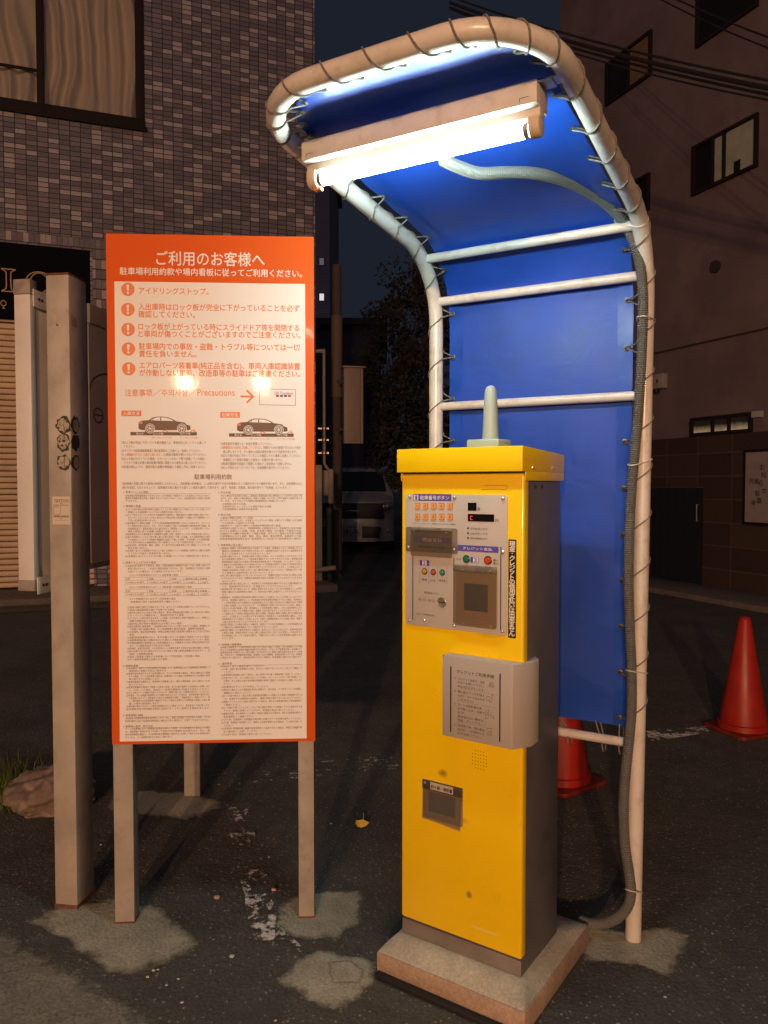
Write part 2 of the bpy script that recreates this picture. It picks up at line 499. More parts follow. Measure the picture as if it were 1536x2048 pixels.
# ------------------------------------------------------------------ the ground and what is laid on it
g = MB(); g.add([(-120, -60, 0), (120, -60, 0), (120, 160, 0), (-120, 160, 0)], [(0, 1, 2, 3)])
struct(g.build('ground', ASPHALT))

def jag(pts, amp, step, seed):
    """ragged closed outline through the given ground points"""
    out = []
    for a, b in zip(pts, pts[1:] + pts[:1]):
        n = max(1, int((b - a).length / step))
        for i in range(n):
            p = a.lerp(b, i / n)
            k = mnoise.noise_vector(p * 9 + Vector((seed, seed, seed))) * amp + mnoise.noise_vector(p * 37 + Vector((seed, 0, 0))) * amp * 0.5
            out.append(Vector((p.x + k.x, p.y + k.y, 0)))
    return out
def sheet(name, px, z, m, amp=0.012, seed=1, step=0.012):
    P = jag([gp(x, y, z) for x, y in px], amp, step, seed)
    if m.name.startswith('patch'):               # crumbling rim: a ring that the mortar thins out over
        base = []
        pts = [gp(x, y, z) for x, y in px]
        for a, d in zip(pts, pts[1:] + pts[:1]):
            n = max(1, int((d - a).length / step)); base += [a.lerp(d, i / n) for i in range(n)]
        c = sum(base, Vector()) / len(base); k = len(base); b = MB(); P = []
        for p in base:
            q = 1 + (mnoise.noise(p * 8 + Vector((seed, 0, 0))) + 0.6 * mnoise.noise(p * 26 + Vector((0, seed, 0)))) * amp * 1.2 / max(0.05, (p - c).length)
            P.append(c + (p - c) * q)
        for sc in (1.10, 1.0, 0.86, 0.6):
            b.v += [tuple(c + (p - c) * sc) for p in P]
        b.v = [(v[0], v[1], z) for v in b.v] + [(c.x, c.y, z)]
        for r_ in range(3):
            b.f += [(r_ * k + i, r_ * k + (i + 1) % k, (r_ + 1) * k + (i + 1) % k, (r_ + 1) * k + i) for i in range(k)]
        b.f += [(3 * k + i, 3 * k + (i + 1) % k, 4 * k) for i in range(k)]
        b.m = [0] * len(b.f)
        o = b.build(name, m, smooth=False)
        at = o.data.attributes.new('rim', 'FLOAT', 'POINT')
        at.data.foreach_set('value', [0.0] * k + [0.45] * k + [0.9] * k + [1.4] * k + [1.8])
        return struct(o)
    b = MB(); b.add([(p.x, p.y, z) for p in P], [tuple(range(len(P)))])
    o = b.build(name, m, smooth=False)
    return struct(o)
sheet('worn_paving', [(-260, 1760), (-40, 1836), (60, 1888), (150, 1945), (240, 1998), (330, 2060), (420, 2150), (-200, 2300)], 0.003, OLD_ASPHALT, 0.03, 3)
sheet('mortar_patch', [(73, 1846), (86, 1822), (154, 1806), (230, 1800), (300, 1812), (350, 1838), (389, 1880), (378, 1906), (282, 1944), (222, 1944), (162, 1902), (140, 1880)], 0.006, MORTAR, 0.014, 5)
sheet('mortar_patch', [(549, 1822), (580, 1796), (640, 1782), (720, 1780), (726, 1842), (672, 1874), (592, 1876), (552, 1852)], 0.006, MORTAR, 0.012, 8)
sheet('mortar_patch', [(557, 1965), (586, 1926), (634, 1902), (672, 1900), (738, 1924), (752, 1958), (722, 2000), (672, 2016), (612, 1994)], 0.006, MORTAR, 0.014, 11)
sheet('mortar_patch', [(655, 1925), (700, 1920), (727, 1940), (720, 1964), (666, 1965), (658, 1945)], 0.010, MORTAR, 0.008, 13)
sheet('mortar_patch', [(217, 1620), (230, 1595), (270, 1581), (364, 1585), (434, 1600), (440, 1616), (372, 1640), (300, 1630)], 0.006, MORTAR, 0.014, 15)
sheet('mortar_patch', [(1150, 1850), (1256, 1862), (1338, 1856), (1376, 1872), (1350, 1938), (1333, 1952), (1277, 1926), (1174, 1922)], 0.006, MORTAR, 0.012, 17)
# worn parking bay markings
sheet('bay_marking', [(425, 1548), (600, 1528), (812, 1502), (812, 1536), (640, 1552), (430, 1572)], 0.009, LINE_FAINT, 0.004, 21)
sheet('bay_marking', [(440, 1560), (488, 1556), (500, 1640), (552, 1790), (556, 1850), (612, 1898), (606, 1906), (500, 1868), (488, 1790), (462, 1680)], 0.009, LINE_FAINT, 0.004, 22)
sheet('bay_marking', [(490, 1795), (553, 1798), (548, 1880), (508, 1880), (496, 1838)], 0.0125, LINE_WHITE, 0.004, 23)
sheet('bay_marking', [(1290, 1462), (1410, 1452), (1420, 1466), (1300, 1482)], 0.009, LINE_WHITE, 0.004, 24)
sheet('bay_marking', [(1466, 1472), (1510, 1462), (1506, 1484), (1476, 1480)], 0.009, LINE_FAINT, 0.004, 25)

# far side of the parking area: pavement edges in front of both buildings, and the drive rising between them
def kerbslab(name, pts, z0, z1, m):
    b = MB(); b.slab(pts, z0, z1); return struct(b.build(name, m, bevel=0.015))
LBF = Frame(gp(0, 1195), 20.0)              # left building: x along its front
RBF = Frame(gp(1536, 1200), -67.5)          # right building
def L2(F, x, y): p = F.W(x, y, 0); return (p.x, p.y)
kerbslab('pavement', [L2(LBF, -6, -1.0), L2(LBF, 4.4, -1.0), L2(LBF, 4.4, -0.003), L2(LBF, -6, -0.003)], -0.05, 0.10, PAVE)
kerbslab('pavement', [L2(RBF, -4.6, -0.9), L2(RBF, 6, -0.9), L2(RBF, 6, -0.003), L2(RBF, -4.6, -0.003)], -0.05, 0.07, PAVE)
b = MB()
for i in range(64):
    x = -4.5 + i * 0.13
    b.box(x, x + 0.085, -1.38, -1.22, 0.004, 0.035)
b.box(-4.6, 4.0, -1.42, -1.39, 0.004, 0.05); b.box(-4.6, 4.0, -1.21, -1.18, 0.004, 0.05)
o = b.build('gutter', mat('gutter_iron', (0.05, 0.045, 0.04), 0.7, vary=0.3), smooth=False, loc=LBF.O, rot=(0, 0, LBF.a)); struct(o)
b = MB(); b.add([(-1.3, 12.2, 0.003), (4.2, 12.2, 0.003), (4.2, 14.2, 0.2), (-2.2, 14.2, 0.2), (4.2, 22, 0.25), (-5, 22, 0.25)], [(0, 1, 2, 3), (3, 2, 4, 5)])
struct(b.build('drive', ASPHALT))

# ------------------------------------------------------------------ the orange rules board
D = 2.555
BF = Frame((dp(210, 466, D).x, D), 3.0)
PXM = D / FPX
bx1 = BF.loc(629, 900)[0]
bz1 = (BF.loc(210, 466)[1] + BF.loc(630, 474)[1]) / 2
bz0 = (BF.loc(224, 1491)[1] + BF.loc(628, 1481)[1]) / 2
sign = thing('rules_board', 'orange framed white board of Japanese parking rules on two beige legs', 'sign board', BF.O, 3.0)
b = MB(); b.box(0.002, bx1, 0, 0.018, bz0, bz1)
b.build('board', ORANGE, sign, bevel=0.0015)
wx0 = (BF.loc(229, 561)[0] + BF.loc(239.6, 1484)[0]) / 2
wx1 = (BF.loc(612.5, 570)[0] + BF.loc(611, 1475)[0]) / 2
wz1 = (BF.loc(229, 561)[1] + BF.loc(612, 570)[1]) / 2
wz0 = (BF.loc(239.6, 1484.6)[1] + BF.loc(611, 1475)[1]) / 2
b = MB(); b.quad(wx0, wx1, wz0, wz1, -0.0006)
b.build('white_panel', SIGN_WHITE, sign, smooth=False)
for xa, xb in ((230, 269.5), (597.5, 629)):
    x0 = BF.loc(xa, 1840, 0.02)[0]; x1 = BF.loc(xb, 1840, 0.02)[0]
    b = MB(); b.box(x0, x1, 0.0185, 0.0185 + 0.062, 0.0, bz1 + 0.006)
    p = b.build('leg', STEEL_POST, sign, bevel=0.004)
    q = MB(); q.box(x0 + 0.002, x1 - 0.002, 0.0205, 0.0785, bz1 + 0.0062, bz1 + 0.0105)
    q.build('rusty_top', RUST, p, bevel=0.001)
    q = MB(); q.box(x0 - 0.0006, x1 + 0.0006, 0.0179, 0.0811, 0.001, 0.012)
    q.build('rusty_foot', RUST, p)

YT = -0.0012                                  # printed layer just in front of the board
def T(mb, body, xl, yb, em, m=0, xr=None, bold=0.0, res=2, y=YT, k=0.1, F=BF):
    """a line of print: left pixel, bottom pixel, em height in pixels, right pixel"""
    x0, z0 = F.loc(xl, yb)
    w = F.loc(xr, yb)[0] - x0 if xr else None
    text(mb, body, x0, z0 + em * PXM * k, em * PXM, y, m, width=w, bold=bold, res=res)

h = MB()
T(h, 'ご利用のお客様へ', 313, 531, 30, 0, 529, 0.012, 4)
T(h, '駐車場利用約款や場内看板に従ってご利用ください。', 240, 550, 16, 0, 604, 0.016, 3)
h.build('heading', SIGN_WHITE, sign, smooth=False)

n = MB()
for (cx, cy) in ((255.9, 578.9), (256, 619), (256.4, 659), (257, 698), (257.6, 737.6)):
    x, z = BF.loc(cx, cy); r = 13.2 * PXM
    n.disc(x, z, r, YT, 0, 32)
    n.add([(x - 2.6 * PXM, YT - 0.0005, z + 9 * PXM), (x - 1.6 * PXM, YT - 0.0005, z - 3 * PXM), (x + 1.6 * PXM, YT - 0.0005, z - 3 * PXM), (x + 2.6 * PXM, YT - 0.0005, z + 9 * PXM)], [(0, 1, 2, 3)], 1)
    n.disc(x, z - 7 * PXM, 2.4 * PXM, YT - 0.0005, 1, 14)
for body, xl, xr, yb in (('アイドリングストップ。', 278, 417, 588.5), ('入出庫時はロック板が完全に下がっていることを必ず', 277, 599, 620.5), ('確認してください。', 277, 390, 635.5),
                         ('ロック板が上がっている時にスライドドア等を開閉する', 277, 598, 660), ('と車両が傷つくことがございますのでご注意ください。', 277, 601, 674.5),
                         ('駐車場内での事故・盗難・トラブル等については一切', 278, 599, 699.5), ('責任を負いません。', 278, 393, 714.5),
                         ('エアロパーツ装着車(純正品を含む)、車両入庫認識装置', 279, 600, 737.5), ('が作動しない車両、改造車等の駐車はご遠慮ください。', 279, 600, 752.5)):
    T(n, body, xl, yb, 14.6, 0, xr, 0.010, 3)
T(n, '注意事项', 250, 793, 15.5, 0, 305, 0.004, 3); T(n, '／', 305, 793, 15, 0, 322, 0, 2)
T(n, '주의사항', 323, 793, 15, 0, 376, 0, 3); T(n, '／', 377, 793, 15, 0, 393, 0, 2)
T(n, 'Precautions', 395, 791, 18.5, 0, 469, 0.0, 3, k=0.0)
ax, az = BF.loc(481, 793)
n.line([(ax, az), (ax + 24 * PXM, az)], 3.6 * PXM, YT)
n.line([(ax + 12.5 * PXM, az + 12.5 * PXM), (ax + 25.5 * PXM, az - 0.3 * PXM)], 3.6 * PXM, YT - 0.0002)
n.line([(ax + 12.5 * PXM, az - 12.5 * PXM), (ax + 25.5 * PXM, az + 0.3 * PXM)], 3.6 * PXM, YT - 0.0003)
n.build('notice_lettering', [ORANGE_INK, SIGN_WHITE], sign, smooth=False)

# the small translation box (its square code is left out)
BLUE_INK = mat('blue_ink', (0.05, 0.14, 0.42), 0.5)
RED_INK = mat('red_ink', (0.55, 0.03, 0.03), 0.5)
n = MB()
c = [BF.loc(519, 777.5), BF.loc(591, 779.5), BF.loc(591, 811), BF.loc(519, 809.5)]
n.line(c, 0.8 * PXM, YT, 0, closed=True)
T(n, 'QR Translator', 549, 789, 8, 0, 587, 0, 2, k=0)
for x0, mm in ((552, 1), (560, 0), (568, 2), (576, 1)):
    a = BF.loc(x0, 794); n.quad(a[0], a[0] + 6 * PXM, a[1], a[1] + 4.2 * PXM, YT, mm)
n.build('translation_box', [BLUE_INK, RED_INK, BROWN_INK], sign, smooth=False)

# two little side views of a car on its lock plate
def car_picture(lx0, lx1, ly, cap, cx0, cx1, cy0, cy1, wa, wb, bar):
    n = MB()
    x0, z1 = BF.loc(lx0, ly); x1, z0 = BF.loc(lx1, ly + 11.5)
    n.quad(x0, x1, z0, z1, YT, 1)
    text(n, cap, (x0 + x1) / 2, z0 + 2.6 * PXM, 8.2 * PXM, YT - 0.0004, 2, width=None, bold=0.012, res=2, align='c')
    X0, Z1 = BF.loc(cx0, cy0); X1, Z0 = BF.loc(cx1, cy1)
    P = lambda u, v: (X0 + (X1 - X0) * u, Z0 + (Z1 - Z0) * v)
    out = [(0.0, .12), (0.0, .42), (.02, .62), (.07, .70), (.20, .74), (.27, .93), (.34, .99), (.45, 1.0), (.56, .96), (.66, .82), (.73, .66), (.88, .58), (.96, .46), (1.0, .30), (1.0, .06), (.95, .02), (.05, .02)]
    n.add([(p[0], YT, p[1]) for p in (P(*q) for q in out)], [tuple(range(len(out) - 1, -1, -1))], 0)
    for win in ([(.28, .72), (.30, .88), (.36, .94), (.42, .95), (.42, .70)], [(.44, .70), (.44, .95), (.54, .92), (.63, .80), (.68, .68)], [(.24, .72), (.275, .86), (.285, .86), (.265, .72)]):
        n.add([(p[0], YT - 0.0003, p[1]) for p in (P(*q) for q in win)], [tuple(range(len(win) - 1, -1, -1))], 2)
    n.quad(P(0.0, .46)[0], P(.075, .46)[0], P(0, .46)[1], P(0, .62)[1], YT - 0.0003, 1)
    n.add([(p[0], YT - 0.0003, p[1]) for p in (P(.92, .44), P(.985, .36), P(.95, .50), P(.90, .53))], [(0, 1, 2, 3)], 2)
    for w in (wa, wb):
        x, z = BF.loc(*w)
        n.disc(x, z, 9.6 * PXM, YT - 0.0005, 2, 24); n.disc(x, z, 8.6 * PXM, YT - 0.0007, 0, 24)
        n.ring(x, z, 6.9 * PXM, 1.1 * PXM, YT - 0.0009, 2)
        for i in range(7):
            q = 2 * pi * i / 7
            n.line([(x, z), (x + 6.4 * PXM * cos(q), z + 6.4 * PXM * sin(q))], 1.0 * PXM, YT - 0.001, 2)
    a = BF.loc(bar[0], bar[1]); c = BF.loc(bar[2], bar[3])
    n.quad(a[0], c[0], c[1], a[1], YT - 0.0002, 0)
    n.quad(a[0] + 29 * PXM, a[0] + 34 * PXM, a[1], a[1] + 4 * PXM, YT - 0.0002, 0)
    for fx, t in ((.14, '車止め'), (.42, 'ロック板'), (.83, 'ロック板')):
        text(n, t, a[0] + (c[0] - a[0]) * fx, c[1] + 1.3 * PXM, 5.2 * PXM, YT - 0.0006, 2, res=1, align='c')
    for fx in (.42, .83):
        text(n, '(車を入庫してから上昇)' if fx < .5 else '(ロック板の上昇位置)', a[0] + (c[0] - a[0]) * (fx + .05), c[1] - 6.0 * PXM, 3.8 * PXM, YT, 1, res=1, align='c')
    for fx in (.52, .94):
        x = a[0] + (c[0] - a[0]) * fx; z = a[1]
        n.line([(x - 5 * PXM, z), (x - 1 * PXM, z + 4 * PXM), (x + 5 * PXM, z + 1 * PXM)], 1.6 * PXM, YT - 0.0011, 1)
        n.line([(x + 5 * PXM, z), (x + 4 * PXM, z + 5 * PXM), (x + 1 * PXM, z + 7 * PXM)], 0.9 * PXM, YT - 0.0012, 1)
    return n
car_picture(243, 283, 821, '入庫方法', 277, 381, 833, 861, (300.4, 857), (364, 857), (261, 864, 394, 871)).build('parking_diagram', [BROWN_INK, ORANGE_INK, SIGN_WHITE], sign, smooth=False)
car_picture(440.5, 480, 824, '出庫方法', 474, 575, 837, 864, (497, 860.3), (557.7, 860), (458.3, 866.8, 587.4, 873.8)).build('parking_diagram', [BROWN_INK, ORANGE_INK, SIGN_WHITE], sign, smooth=False)

n = MB()
for yc, xl, xr, t in ((885, 248, 412, 'ロック板が完全に下がっている事を確認の上、車室枠内にゆっくりと入庫して'), (892.6, 248, 269, 'ください。'), (901.3, 248, 402, 'バリカーや駐車場精算機等の場内設置物にご注意の上、駐車してください。'),
                      (917.4, 248, 411, 'ロック板が上がっている場合、カラーコーンやロープ等で封鎖している場合、'), (925.4, 248, 413, 'バリカーや車止め等の場内設備が破損し障害となる場合は入庫しないでください。'), (933.6, 248, 412, '料金は後払いです。使用可能な金種を精算機にて確認し予めご用意ください。'),
                      (887.4, 446.5, 544, '車室番号を確認の上、料金を精算してください。'), (903.4, 446.5, 594, '再上昇しますので、その場合の出庫は車両を傷つける可能性があります。'), (911.2, 446.5, 602, 'ロック板が完全に下がっていることを確認してから乗車し出庫してください。'),
                      (919.5, 446.5, 566, '未確認により車両が損傷した場合は一切責任を負いません。'), (927.4, 446.5, 584, '駐車位置番号を間違えて精算した場合のご返金等は一切致しません。'), (935.2, 446.5, 580, 'ロック板が上がっていなくても、料金精算行為を行ってください。')):
    T(n, t, xl, yc + 3.2, 6.4, 0, xr, 0.0, 1)
T(n, '、入庫後は車両を動かさないでください。', 322, 912.3, 6.4, 0, 413, 0, 1); T(n, '精算から3分が経過するとロック板が', 527, 898.2, 6.4, 0, 602, 0, 1)
T(n, '入庫後約3分でロック板が上昇します', 250, 912.3, 6.4, 1, 321, 0.01, 1); T(n, '精算後は3分以内に出庫してください。', 446.5, 898.2, 6.4, 1, 524, 0.01, 1)
for yc, xl in ((885, 243.5), (901.3, 243.5), (909.2, 243.5), (917.4, 243.5), (933.6, 243.5), (887.4, 442), (895.2, 442), (911.2, 442), (927.4, 442), (935.2, 442)):
    x, z = BF.loc(xl + 2, yc); n.ring(x, z, 2.2 * PXM, 0.6 * PXM, YT, 0, 12)
T(n, '駐車場利用約款', 389, 959, 11.2, 0, 464, 0.006, 2)
T(n, '当駐車場の利用に関する事項は本規定によるものとし、当駐車場の利用者は、この規定を遵守するほか同乗者にもこの規定を守らせる義務を負います。また、当駐車場は公に', 245, 970, 5.8, 0, 604, 0, 1)
T(n, '通行を承認しておりませんので、駐車場内を単に通行する者もこの規定を遵守して頂きます。(以下、利用者、同乗者、通行者を併せて「利用者」といいます。)', 245, 978, 5.8, 0, 580, 0, 1)
n.build('instruction_lettering', [BROWN_INK, ORANGE_INK], sign, smooth=False)

# the fine print of the terms, two columns: (top pixel, line pitch, indent, lines)
LEFT = [
 (984, 1, ['1. 駐車スペースの提供']), (991.5, 5, ['当駐車場は短時間駐車するためのスペースを有償にて提供することを目的とするものであり、', '車両及び積載物等を受寄・保管するものではありません。また、当該目的以外の用途では利用', 'できません。']),
 (1012, 1, ['2. 管理者の免責']), (1019, 11, ['(1)ロック板や車止め等が車両に接触したことに伴う損傷やロック板が上がっている時のドア', '開閉による損傷等については一切責任を負いません。', '(2)ロック板が上がっている時または精算時や出庫時に、運転者以外の乗車や荷物の積み下ろし', 'を行ったことによるロック板の巻き込みや車止め等の設置物への接触に伴う損傷等につい', 'ては一切責任を負いません。', '(3)駐車場内での事故や盗難、トラブル等(駐車場内設置物等によるものを含みます。)について', 'は一切責任を負いません。また、それらに起因して被った休業損害や機会損失等の補償、及', 'び管理者(以下、管理を委託された者を併せて「管理者」といいます。)の承諾を得ていない', '場合の修理に伴う交通費の補償は一切致しません。', '(4)駐車場内における車両及びその積載物の盗難、紛失、破損については一切責任を負いません。', '(5)他の利用者もしくはその他の第三者の行為に起因して被った損害、また当駐車場内に存在', 'する車両もしくはその付属物や積載物に起因して被った損害、不正駐車による出庫困難、', 'その他不可抗力の事象発生に伴う損害については一切責任を負いません。', '(6)天災地変、自然災害、騒乱、暴動、その他不可抗力事象発生に伴う損害については一切', '責任を負いません。', '(7)本規定に基づいた管理者の行為により被った損害については管理者の故意または重大な過失', 'によるものを除き一切責任を負いません。', '(8)本規定に反することにより被った損害については一切責任を負いません。']),
 (1125, 1, ['3. 駐車することができる車両']), (1131.5, 11, ['(1)当駐車場に駐車できる車両は、車高、付属設置物及び積載物を含めて下記の基準に適合する', '車両に限るものとし、これ以外の車両は駐車できません。但し、駐車場内に下記以外の基準', 'を設けている場合は、その基準によるものとします。']),
 (1150.5, 12, ['①ロック式駐車場またはゲート式駐車場の場合']), (1174.5, 12, ['②ロック式駐車場またはゲート式駐車場の収容制限枠の場合']),
 (1198, 12, ['③その他機械式またはタワー式駐車場の場合', '駐車場内に掲示の車両制限等をご確認ください。']),
 (1214.5, 9, ['(2)前項の基準に適合する車両であっても、以下のような車両は駐車することができません。', '①車両入庫認識装置を避けて駐車できる車両。', '②最低地上高が15cmを超える等の理由で、車両入庫認識装置が作動しない恐れがある車両。', '③オーバーハング機能を有し、車両前が突出する車両。', '④エアロパーツ(純正品を含みます。)の装着、または車両の改造や構造等により、機器との', '接触で損傷を起こす恐れがある車両。', '⑤最低地上高が車体や構造物15cmを満たさない車両。', '⑥緊急自動車や霊柩車等、一般道路を走行することが禁じられている車両、運搬車の中', 'で重量の嵩む設備付車両、その他故障車や違法改造車、盗難等手配車両。', '⑦大型特殊、建設用特殊車等、特殊な設備が車両で路面等に損傷を与える恐れがある', '車両。', '⑧自動車登録番号がない、または覆いかくされ車両の判別ができない車両。', '⑨自動車検査証等の記載があるにも関わらず車両登録を抹消されていない車両。', '⑩危険物積載物の漏洩等により駐車場施設もしくは環境または他の車両(利用者を含み', 'ます。)に損害を及ぼす恐れがある車両。', '⑪危険物、有害汚染物質、その他安全もしくは衛生を害する恐れがある物を積載した車両。', '⑫特に駐車できる旨の掲示がされていない場合の自動二輪車(原動機付を含みます。)、自', '転車、小型特殊自動車。', '⑬過去に管理者の運営する駐車場において不正利用した利用者の車両。', '⑭その他駐車場管理上支障のある車両。']),
 (1331.5, 1, ['4. 駐車料金等']), (1336.5, 13, ['(1)利用者は、掲示した料金体系及び料金額により、駐車時間に応じた駐車料金を精算機にて', '直接所定の金額でお支払い頂きます。', '(2)駐車料金を算出するための駐車時間とは、ロック式駐車場の場合は、車両入庫時点から精算', 'までの時間、ゲート式駐車場の場合は、駐車場内への入場時の駐車券発行から出場時の駐車', '券の挿入までの時間とします。', '(3)駐車位置番号を確認の上、駐車場内の精算機に従い、備付の精算機等、支払い場所にてお支', '払いください。', '(4)駐車位置番号を間違えて精算した場合の返金、または過少精算での返金等は一切致しませ', 'ん。なお、この場合、再度正しい駐車位置番号の料金をお支払いください。', '(5)ロック板やゲート機器の状況にかかわらず、精算の際に正った精算行為を行ってください。', '(6)停電時、または機器の故障等により釣銭が払出されなかった場合は、後日管理者の指定方法に', 'て返金致しますので、領収書または取引の証明書等を保管し、管理者窓口へご連絡ください。但', 'し、領収書または証明書等の確認ができない場合や出庫から24時間以上経過した後に連', '絡した場合は返金致しません。', '(7)領収書が発行されなかった場合は管理者窓口へご連絡ください。後日郵送にて送付致します。', '(8)料金体系及び料金額は事前に告知することなく変更する場合があります。']),
 (1430.5, 1, ['5. 駐車時間の制限']), (1436.5, 5, ['当駐車場の駐車時間は最長48時間とします。但し、事前に管理者に承認を受けた場合、または', '駐車場内に別の駐車制限時間の掲示がある場合はこの限りではありません。']),
 (1452.5, 1, ['6. 駐車券の紛失・取り忘れ']), (1457.5, 5, ['ゲート式駐車場において利用者が駐車券を紛失した場合、また自動精算から退出までの場合', 'は、精算機の紛失ボタンを押して表示される金額を支払頂きます。但し、後', '者が駐車時間を確認し、その駐車料金が精算機の紛失ボタンを押して表示される金額を超え', 'るときは、その駐車料金をお支払い頂きます。']),
]
RIGHT = [
 (985, 1, ['7. 不正利用']), (991.5, 5, ['下記の場合は不正利用と判断し、損害金と駐車料金の他に違約金として1万円をお支払い頂', 'きます。また、車両への警告書貼付、警察への通報、タイヤロック等で施錠する場合がありま', 'す。なお、タイヤロックの解除は管理者指定の時間に行います。']), (1008, 9, ['①本規定に反する行為。', '②駐車方法によってロックや課金を免れる駐車。', '③料金精算前の出庫及び出庫未遂。']),
 (1029.5, 1, ['8. 禁止行為']), (1035.7, 4, ['(1)鉄道や通路を使用しての利用。', '(2)アイドリングや空ふかし、大音量でのカーステレオの使用、乱暴なドアの開閉、大きな話声', 'その他近隣への迷惑となる行為。', '(3)駐車スペース以外の場所への駐車及び保管等を除く駐車。', '(4)駐車以外の用途での立入り、売買駐車券等への駐車及び立入り、駐車場内での宿泊や仮眠。', '(5)ゴミの放置ないし投棄、排泄、火気等の使用、大小便等の不衛生な行為。', '(6)場内外での撮影や施設等への落書や落書、許可のない看板や広告物の設置。', '(7)駐車場内における演説、集会、宣伝、募金、署名活動等、駐車以外の行為。', '(8)駐車場運営妨害等を含めて駐車場内の入口付近での駐停車及び入場待ち。']),
 (1090, 1, ['9. 放置車両の取り扱い']), (1096.5, 4, ['(1)管理者の承諾なく規定時間を超えて駐車している場合、管理者はこれらの利用者に対する', '通知または駐車場内における掲示の方法により、管理者が指定する日までに当該車両を引', '取ることを請求することができるものとします。', '(2)前項の場合において、利用者が車両の引取りを拒み、もしくは引取ることができないとき', 'または管理者の過失なくして利用者を確知することができないときは、管理者は自', '動車検査証に記載された車両の所有者及び使用者(以下「所有者等」といいます。)に対し', 'て通知または駐車場内における掲示の方法により管理者が指定する日までに車両を引取る', 'ことを請求し、所有者等にこの車を引き渡すことができるものとします。この場合において', '利用者は当該車両の引渡しに伴う一切の権利を放棄したものとみなし、管理者に対して何', 'らの異議または請求を申し立てないものとします。', '(3)前二項の請求を書面により行ったにもかかわらず、管理者が指定する日までに車両の引取', 'りがなされないときは、管理者は車両等を引取りを拒絶したものとみなすことができる', 'ものとします。', '(4)管理者は第1項の場合において、利用者または所有者等を確知するために必要な範囲にお', 'いて、車両(車内を含みます。)を調査することができるものとします。', '(5)管理者は第1項の場合において、管理上支障があるときは、その旨を利用者もしくは所有', '者等に通知または駐車場内に掲示して、車両を他の場所に移動することができるものとし', 'ます。', '(6)管理者は、利用者及び所有者等が車両を引取ることを拒み、もしくは引取ることができず', 'または、管理者の過失なくして利用者及び所有者等が確認できない場合、利用者も', 'しくは所有者等に対する通知または駐車場内における掲示の方法により期限を定めて車両', 'の引取りを催告したにもかかわらず、その期間内に引取りがなされないときは、催告し', 'た日から1か月を経過した後、利用者もしくは所有者等に通知し、または駐車場内におい', 'て掲示して予告した上で車両の売却、廃棄その他の処分をすることができるものとします。', 'この場合において車両の時価が売却に要する費用、催告後の車両の保管に要する費用を含', 'みます。)に満たないことが明らかである場合は、利用者もしくは所有者等に通知し、また', 'は駐車場内において掲示して予告した上で、引取りの期間経過後ただちに車両の売却、廃棄そ', 'の他の処分をすることができるものとします。', '(7)前項の規定により車両を処分した場合は、遅滞なくその旨を利用者もしくは所有者等に対', 'し通知または駐車場内において掲示するものとします。', '(8)第6項の規定により車両を処分した場合は、処分によって生じる収入から、駐車料金並び', 'に車両の保管、移動及び処分のために要した費用があるときはこれを控除し、不足があると', 'きは利用者に対してその支払を請求し、残額があるときはこれを所有者等に返還するも', 'のとします。']),
 (1289, 1, ['10. 利用者の損害責任']), (1294.5, 5, ['利用者が本規定もしくは駐車場内に掲示された規定に違反した場合、または故意もしくは過', '失により駐車場内の設備や機器を破損させた場合は、それにより管理者が被った損害(その', '結果当駐車場の全部または一部を休業しなければならない場合の逸失利益を含みます。)を賠', '償して頂きます。修理費用及び損害、調査等にかかる諸費用、駐車料金等については、利用者', 'に請求させて頂きます。利用者が特定できない場合は、所有者等に請求させて頂きます。']),
 (1327, 1, ['11. 遵守事項']), (1332.5, 5, ['利用者は、以下の事項を遵守して頂きます。']), (1338, 7, ['(1)入庫・出庫の際は駐車場内の安全、及びロック板が下がっていることを必ずご確認して', 'ください。', '(2)駐車場内は時速5km以下で徐行し、他の車両や歩行者、障害物等に注意してください。', '(3)空室であっても、ロック板が上がっている場合、カラーコーンやロープ等で封鎖してい', 'る場合、または車止め等の駐車場内設備等が破損し障害となる場合は入出庫しないでく', 'ださい。', '(4)駐車時は必ずエンジンを停止してください。', '(5)車両から離れるときは貴重品を車内に放置せず、窓を閉め、ドア及びトランクを施錠し', '盗難防止に努めてください。', '(6)ロック板の巻込み、車止め等に駐車場内設置物への接触による車両の損傷等がないよ', 'うに、駐車時または精算時や出庫時に、乗車や荷物の積み下ろしはしないでください。', '(7)機器トラブルにより入出庫に支障があった場合は、速やかに駐車場内掲示の緊急連絡先に', 'ご連絡ください。', '(8)ロック板が下降しないときは、ジャッキ等の器具を使用しても無理して下げる場合があるま', 'すので、無理に出庫しようとはせず、管理者の指示に従ってください。', '(9)機器や施設、他の車両もしくは第三の物品を破損させた場合は、直ちに駐車場内掲示の', '緊急連絡先にご連絡ください。', '(10)その他、駐車場内の注意看板や掲示物に記載されている内容を遵守してください。', '(11)工事、駐車場の改修等により、車両の入出庫が制限される場合は、その指示に従って', 'ください。', '(12)停電時や停電復旧後に機器不具合等発生で入出庫できない場合は、停電又は機器不具', '合の復旧後に入出庫してください。', '(13)上記の他は、管理者の指示に従ってください。']),
]
